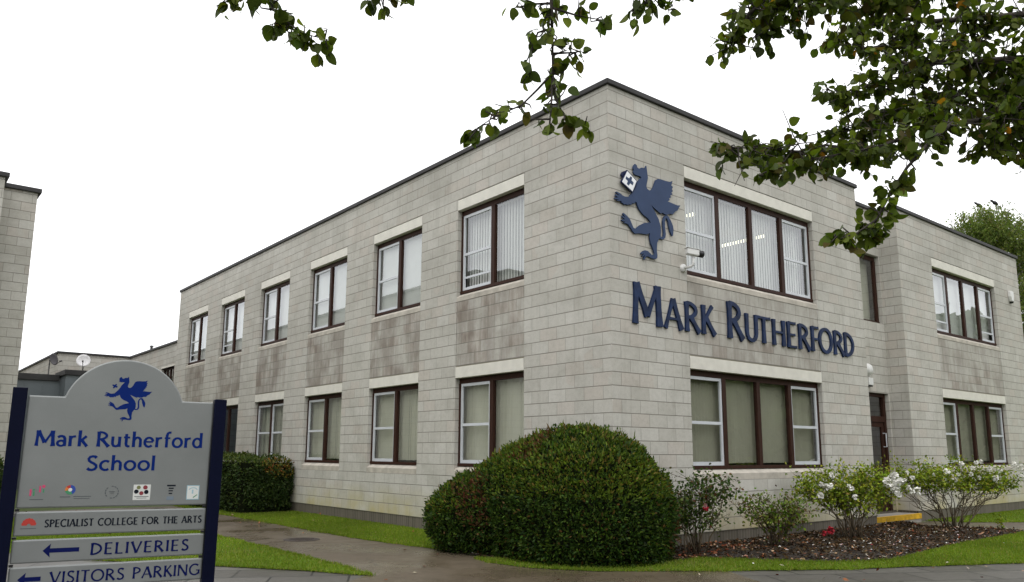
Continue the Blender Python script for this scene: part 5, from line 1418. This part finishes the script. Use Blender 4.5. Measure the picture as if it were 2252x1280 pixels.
# ================================================================== TREES
TREE = thing("overhanging_tree", (-2.9, -10.2, 0), "broadleaf tree whose leafy branches hang into the top of the view", "tree")
LIMB = {
'B': [[-2.9,-7.6,3.55],[-3.53,-6.73,3.46],[-3.67,-6.59,3.35],[-3.79,-6.47,3.26],[-3.95,-6.34,3.23],[-4.04,-6.26,3.25]],
'B2': [[-4.04,-6.26,3.25],[-4.24,-6.34,3.17],[-4.36,-6.23,3.08],[-4.5,-6.1,3.02],[-4.65,-5.98,3.03],[-4.78,-5.87,3.0],[-4.91,-5.77,3.01],[-5.09,-5.62,3.02]],
'B3': [[-4.5,-6.1,3.02],[-4.69,-6.19,2.95],[-4.86,-6.04,2.89],[-5.0,-5.92,2.85],[-5.08,-5.84,2.81]],
'C': [[-4.04,-6.26,3.25],[-4.4,-6.5,3.05],[-4.54,-6.45,2.94],[-4.61,-6.36,2.81],[-4.66,-6.29,2.7],[-4.7,-6.23,2.57],[-4.73,-6.18,2.47]],
'C2': [[-4.7,-6.23,2.57],[-4.82,-6.18,2.48],[-4.92,-6.09,2.47]],
'D': [[-2.75,-7.7,3.8],[-3.21,-6.66,3.76],[-3.36,-6.53,3.73],[-3.57,-6.35,3.72],[-3.76,-6.2,3.7],[-3.86,-6.11,3.67],[-3.94,-6.05,3.73],[-3.99,-6.02,3.75]],
'D2': [[-3.76,-6.2,3.7],[-3.95,-6.02,3.6],[-4.09,-5.9,3.57],[-4.21,-5.79,3.52],[-4.26,-5.77,3.59]],
'D3': [[-3.36,-6.53,3.73],[-3.47,-6.32,3.76],[-3.6,-6.18,3.59],[-3.77,-6.01,3.48],[-3.95,-5.84,3.4],[-4.12,-5.7,3.35]],
'D4': [[-3.36,-6.53,3.73],[-3.5,-6.4,3.55],[-3.68,-6.3,3.5],[-3.9,-6.1,3.42],[-4.1,-5.95,3.38]],
'D5': [[-3.21,-6.66,3.76],[-3.4,-6.5,3.6],[-3.55,-6.45,3.45],[-3.72,-6.3,3.36]],
'E': [[-2.5,-7.6,4.2],[-2.9,-6.61,4.19],[-3.18,-6.37,4.13],[-3.5,-6.1,4.1],[-3.77,-5.89,4.13],[-3.94,-5.74,4.04],[-4.0,-5.68,3.98]],
'E5': [[-3.18,-6.37,4.13],[-3.4,-6.2,3.98],[-3.7,-6.0,3.95],[-3.9,-5.85,3.88]],
'E2': [[-3.3,-7.7,3.9],[-4.06,-6.76,3.82],[-4.51,-6.39,3.77],[-4.86,-6.1,3.77],[-5.04,-5.95,3.75],[-5.14,-5.85,3.65],[-5.17,-5.79,3.49]],
'E3': [[-4.86,-6.1,3.77],[-4.96,-6.0,3.7],[-5.03,-5.94,3.65],[-5.04,-5.91,3.56]],
'E4': [[-4.51,-6.39,3.77],[-4.6,-6.25,3.72],[-4.72,-6.2,3.66]],
'F': [[-4.06,-6.76,3.82],[-5.04,-6.19,3.65],[-5.39,-5.92,3.72],[-5.55,-5.78,3.69],[-5.65,-5.69,3.61],[-5.73,-5.61,3.55]],
'F2': [[-5.55,-5.78,3.69],[-5.58,-5.74,3.61],[-5.59,-5.72,3.54]],
'G0': [[-5.04,-6.19,3.65],[-5.79,-6.2,3.49],[-6.09,-5.96,3.53],[-6.35,-5.73,3.43],[-6.41,-5.8,3.37]],
'G': [[-6.41,-5.8,3.37],[-6.4,-5.78,3.25],[-6.38,-5.77,3.12],[-6.37,-5.75,2.99],[-6.36,-5.74,2.95]],
'G2': [[-6.37,-5.75,2.97],[-6.41,-5.7,2.91],[-6.46,-5.64,2.85],[-6.53,-5.58,2.8],[-6.6,-5.5,2.73]],
'G3': [[-6.37,-5.75,2.96],[-6.38,-5.77,2.84],[-6.33,-5.8,2.77],[-6.27,-5.84,2.73]],
'G4': [[-6.39,-5.77,3.15],[-6.43,-5.72,3.13],[-6.45,-5.69,3.03],[-6.44,-5.69,2.97]],
'G5': [[-6.4,-5.78,3.23],[-6.31,-5.84,3.19],[-6.23,-5.91,3.18]],
'G6': [[-6.4,-5.78,3.25],[-6.46,-5.73,3.24],[-6.52,-5.68,3.23]],
'G7': [[-6.37,-5.75,2.96],[-6.42,-5.79,2.8],[-6.42,-5.78,2.71]],
'G8': [[-6.38,-5.75,3.05],[-6.33,-5.8,3.05],[-6.28,-5.83,3.06]],
'H': [[-6.09,-5.96,3.53],[-6.55,-5.95,3.47],[-6.84,-5.71,3.42],[-6.99,-5.57,3.27],[-7.01,-5.52,3.16],[-7.02,-5.51,3.11]],
'H2': [[-6.99,-5.57,3.27],[-7.06,-5.49,3.18],[-7.07,-5.47,3.14]],
'H3': [[-6.99,-5.57,3.27],[-6.96,-5.57,3.17]],
'I': [[-6.84,-5.71,3.42],[-7.2,-5.3,3.43],[-7.34,-5.15,3.29],[-7.31,-5.15,3.18],[-7.28,-5.17,3.12],[-7.22,-5.21,3.07],[-7.13,-5.27,3.05]],
'I2': [[-7.28,-5.17,3.12],[-7.3,-5.14,3.1]],
'I3': [[-7.22,-5.21,3.07],[-7.17,-5.23,3.03],[-7.15,-5.24,2.99]],
'J': [[-7.34,-5.15,3.29],[-7.42,-5.08,3.25],[-7.45,-5.04,3.19]],
'J2': [[-7.42,-5.08,3.25],[-7.42,-5.07,3.18]],
'K': [[-3.53,-6.73,3.46],[-3.5,-6.7,3.3],[-3.54,-6.54,3.23],[-3.68,-6.42,3.2],[-3.73,-6.36,3.13]],
'K2': [[-3.53,-6.73,3.46],[-3.39,-6.67,3.31],[-3.56,-6.51,3.18]],
}
RAD = dict(B=.026, D=.026, E=.024, E2=.024, F=.016, G0=.013, G=.009, H=.008, I=.007, C=.013, B2=.013)
tk = MB()
tk.tube([V(-2.9, -10.2, -0.05), V(-2.88, -10.2, 0.5), V(-2.82, -10.1, 1.6), V(-2.7, -10.0, 2.8), V(-2.6, -9.8, 4.2), V(-2.4, -9.9, 6.0)], [0.24, 0.19, 0.17, 0.15, 0.11, 0.05], 12)
for end, z_ in ((LIMB['B'][0], 2.6), (LIMB['D'][0], 2.9), (LIMB['E'][0], 3.2), (LIMB['E2'][0], 3.0)):
    a = V(-2.72, -10.0, z_); e = np.array(end)
    tk.tube([a, a+(e-a)*.3+Z1*.25, a+(e-a)*.7+Z1*.2, e], [0.08, 0.06, 0.042, 0.027], 8)
for e in ((-0.6, -12.5, 6.4), (-4.6, -12.4, 6.2), (-1.0, -8.4, 6.6), (-3.6, -10.6, 7.6)):
    a = V(-2.65, -9.9, 3.6); e = np.array(e, float)
    tk.tube([a, a+(e-a)*.4+Z1*.3, e], [0.08, 0.05, 0.015], 8)
keep(tk.build("trunk", M['bark'], smooth=True), TREE)
bh = MB(); leaves = []
gt = np.random.default_rng(12)
SPARSE = dict(G=1.0, G0=0.2, H=1.0, I=1.0)
for nme, pts in LIMB.items():
    pts = [np.array(p) for p in pts]
    r0 = RAD.get(nme, .0055)
    k = len(pts)
    rr_ = [r0*(1-0.75*i/(k-1)) for i in range(k)]
    jit = [pts[0]]+[p+gt.normal(0, 0.008, 3) for p in pts[1:-1]]+[pts[-1]]
    bh.tube(jit, rr_, 6)
    seg = [np.linalg.norm(jit[i+1]-jit[i]) for i in range(k-1)]
    tot = sum(seg)
    dense = nme[0] in 'BCDEK'
    start = {'B': .12, 'D': .10, 'E': .1, 'E2': .12, 'F': .5, 'G0': .93, 'H': .62, 'I': .45, 'G2': .35, 'G': .05}.get(nme, 0.06)
    low_ = nme in ('C', 'C2', 'B3')
    ntw = int(tot*(50 if low_ else 84 if dense else 34))+2
    for _ in range(ntw):
        f = gt.uniform(start, 1.0); s = f*tot; i = 0
        while i < k-2 and s > seg[i]: s -= seg[i]; i += 1
        a = jit[i]+(jit[i+1]-jit[i])*min(1, s/seg[i])
        d = rand_dirs(1, gt)[0]; d[2] -= 0.25; d /= np.linalg.norm(d)
        ln = gt.uniform(0.03, 0.10 if low_ else 0.26 if dense else 0.085)
        b = a+d*ln
        bh.tube([a, (a+b)/2+gt.normal(0, 0.012, 3), b], [0.0042, 0.003, 0.0018], 4, cap=False)
        m_ = gt.integers(3, 7) if dense else gt.integers(1, 4)
        for q in range(m_):
            ff = gt.uniform(0.25, 1.0); leaves.append((a+(b-a)*ff, d, dense))
    for q in range(3): leaves.append((jit[-1], (jit[-1]-jit[-2])/seg[-1], dense))
# the crown goes on overhead, out of the photograph
over = []
for c, r, k in (((-2.3, -9.0, 5.2), (2.0, 1.7, 1.3), 1600), ((-3.6, -10.5, 6.0), (2.2, 2.0, 1.6), 1600), ((-1.0, -11, 5.6), (1.8, 1.8, 1.5), 1200)):
    for q in range(k):
        d = rand_dirs(1, gt)[0]*gt.uniform(0.4, 1)**0.5
        over.append(np.array(c)+d*np.array(r))
keep(bh.build("branches", M['bark'], smooth=True), TREE)
P = np.array([l[0] for l in leaves]); D0 = np.array([l[1] for l in leaves]); n = len(P)
D = D0*0.5+rand_dirs(n, gt)*0.75+V(0, 0, -0.55)
P = P+gt.normal(0, 0.006, (n, 3))
TL = [(5, (0.068, 0.096, 0.012)), (3.0, (0.040, 0.058, 0.009)), (3.0, (0.110, 0.142, 0.017)), (0.8, (0.080, 0.066, 0.016)), (0.07, (0.34, 0.15, 0.012))]
L_ = gt.uniform(0.034, 0.064, n)
Po = np.array(over); no = len(Po)
P2 = np.vstack([P, Po]); D2 = np.vstack([D, rand_dirs(no, gt)+V(0, 0, -.5)]); L2 = np.concatenate([L_, gt.uniform(0.06, 0.11, no)])
col = mixcol(n+no, TL, gt, 0.16)
keep(cloud("crown", P2, D2, rand_dirs(n+no, gt)+V(0, 0, .3), L2, L2*gt.uniform(0.58, 0.92, n+no), col, M['leaf'], prof=OV, fold=0.30, droop=0.28), TREE)

# far birch behind the wing, with two crows on it
BT = thing("birch_tree", (34.8, 6.1, 0), "tall feathery green tree behind the right hand wing", "tree")
gb = np.random.default_rng(4)
mb = MB()
bx, by = 34.8, 6.1
mb.tube([V(bx, by, -0.1), V(bx+.1, by, 3), V(bx-.1, by+.1, 7), V(bx+.2, by, 10.5), V(bx+.1, by, 13.3)], [0.30, 0.25, 0.19, 0.10, 0.03], 10)
tipsb = []
for i in range(110):
    z0_ = gb.uniform(3.5, 12.4); a = gb.uniform(0, 2*pi)
    ln = (1.0+4.0*math.sqrt(max(0, 1-((z0_-7.0)/6.6)**2)))*gb.uniform(.55, 1.0)*0.85
    p0 = V(bx, by, z0_); d = V(cos(a), sin(a), 0)
    rs = min(.42, max(.1, (13.2-z0_)/ln*.8)); p1 = p0+d*ln*.5+Z1*ln*rs; p2 = p0+d*ln+Z1*ln*rs*1.05
    mb.tube([p0, p1, p2], [0.07, 0.04, 0.012], 6)
    tipsb.append((p0, p1, p2))
for tx_, ty_, tz_ in ((34.2, 6.85, 13.79), (34.8, 6.32, 13.91), (33.9, 7.1, 13.4), (35.2, 5.9, 13.7)):
    mb.tube([V(bx, by, 11.5), V((bx+tx_)/2, (by+ty_)/2, 12.9), V(tx_, ty_, tz_)], [0.05, 0.035, 0.015], 5)
    tipsb.append((V(bx, by, 11.5), V((bx+tx_)/2, (by+ty_)/2, 12.9), V(tx_, ty_, tz_-0.15)))
keep(mb.build("trunk", M['birch'], smooth=True), BT)
Pb = []
for p0, p1, p2 in tipsb:
    for _ in range(26):
        f = gb.uniform(.25, 1.0)
        c = (p0*(1-f)**2+2*p1*f*(1-f)+p2*f*f)+gb.normal(0, .22, 3)
        hang = gb.uniform(.3, 1.5)
        m_ = 26
        t_ = gb.uniform(0, 1, m_)
        Pb.append(c+np.column_stack([gb.normal(0, .11, m_)+t_*gb.normal(0, .12), gb.normal(0, .11, m_), -t_*hang+0.1]))
Pb = np.vstack(Pb); n = len(Pb)
col = mixcol(n, [(4, (0.110, 0.145, 0.036)), (3, (0.080, 0.112, 0.030)), (2, (0.150, 0.175, 0.050)), (.6, (0.17, 0.155, 0.06))], gb, .18)
keep(cloud("crown", Pb, rand_dirs(n, gb)+V(0, 0, -1.0), rand_dirs(n, gb), gb.uniform(.09, .17, n), gb.uniform(.05, .09, n), col, M['birchleaf'], prof=[(0, 0), (.4, .5), (1, 0), (.4, -.5)]), BT)

def crow(x, y, z, face, label):
    t = thing("crow", (x, y, z), label, "bird", "crows on the treetop")
    f = V(cos(face), sin(face), 0); s = V(-sin(face), cos(face), 0)
    c = V(x, y, z)
    ax = f*0.85+Z1*0.5
    b = MB(); b.lathe(c+Z1*.06-ax*0.20, ax, [(0, .012), (.05, .05), (.13, .085), (.22, .095), (.30, .07), (.345, .05), (.38, .055), (.42, .058), (.46, .035), (.49, .018), (.56, .003)], 14)
    keep(b.build("body", M['crow'], smooth=True), t)
    b = MB(); q = c+Z1*.0-ax*.16
    b.prism([(-.035, 0), (.035, 0), (.05, -.22), (-.05, -.22)], q, s, ax/np.linalg.norm(ax), np.cross(s, ax/np.linalg.norm(ax)), -.008, .008)
    keep(b.build("tail", M['crow']), t)
    for sg_ in (-1, 1):
        b = MB(); b.tube([c+s*.03*sg_+Z1*.0, c+s*.035*sg_-Z1*.08], .008, 5); keep(b.build("leg", M['crow']), t)
    return t
crow(34.2, 6.85, 13.86, 2.6, "left crow on the treetop, crouching lower")
crow(34.8, 6.32, 13.98, 2.6, "right crow on the treetop, perched upright and higher")

# woodland edge across the road behind the camera: it is what the lower windows mirror
gw = np.random.default_rng(3)
cs = []
for i in range(150):
    a = R(gw.uniform(-200, 20)); rr = gw.uniform(44, 56)
    cx0, cy0 = rr*cos(a)-2, rr*sin(a)-2
    if cy0 > 6 and cx0 > -30: continue
    hgt = gw.uniform(6.0, 10.5)
    m_ = 620
    d = rand_dirs(m_, gw)*gw.uniform(.6, 1, (m_, 1))
    cs.append(V(cx0, cy0, hgt*.5)+d*V(3.6, 3.6, hgt*.5))
Pw = np.vstack(cs); n = len(Pw)
wd = cloud("woodland", Pw, rand_dirs(n, gw), rand_dirs(n, gw), gw.uniform(1.2, 2.2, n), gw.uniform(.9, 1.5, n), mixcol(n, [(4, (0.05, 0.07, 0.02)), (3, (0.04, 0.055, 0.018))], gw, .2), M['birchleaf'], prof=HEX)
tag(wd, "distant green woodland edge across the road from the school", "woodland", kind='stuff')
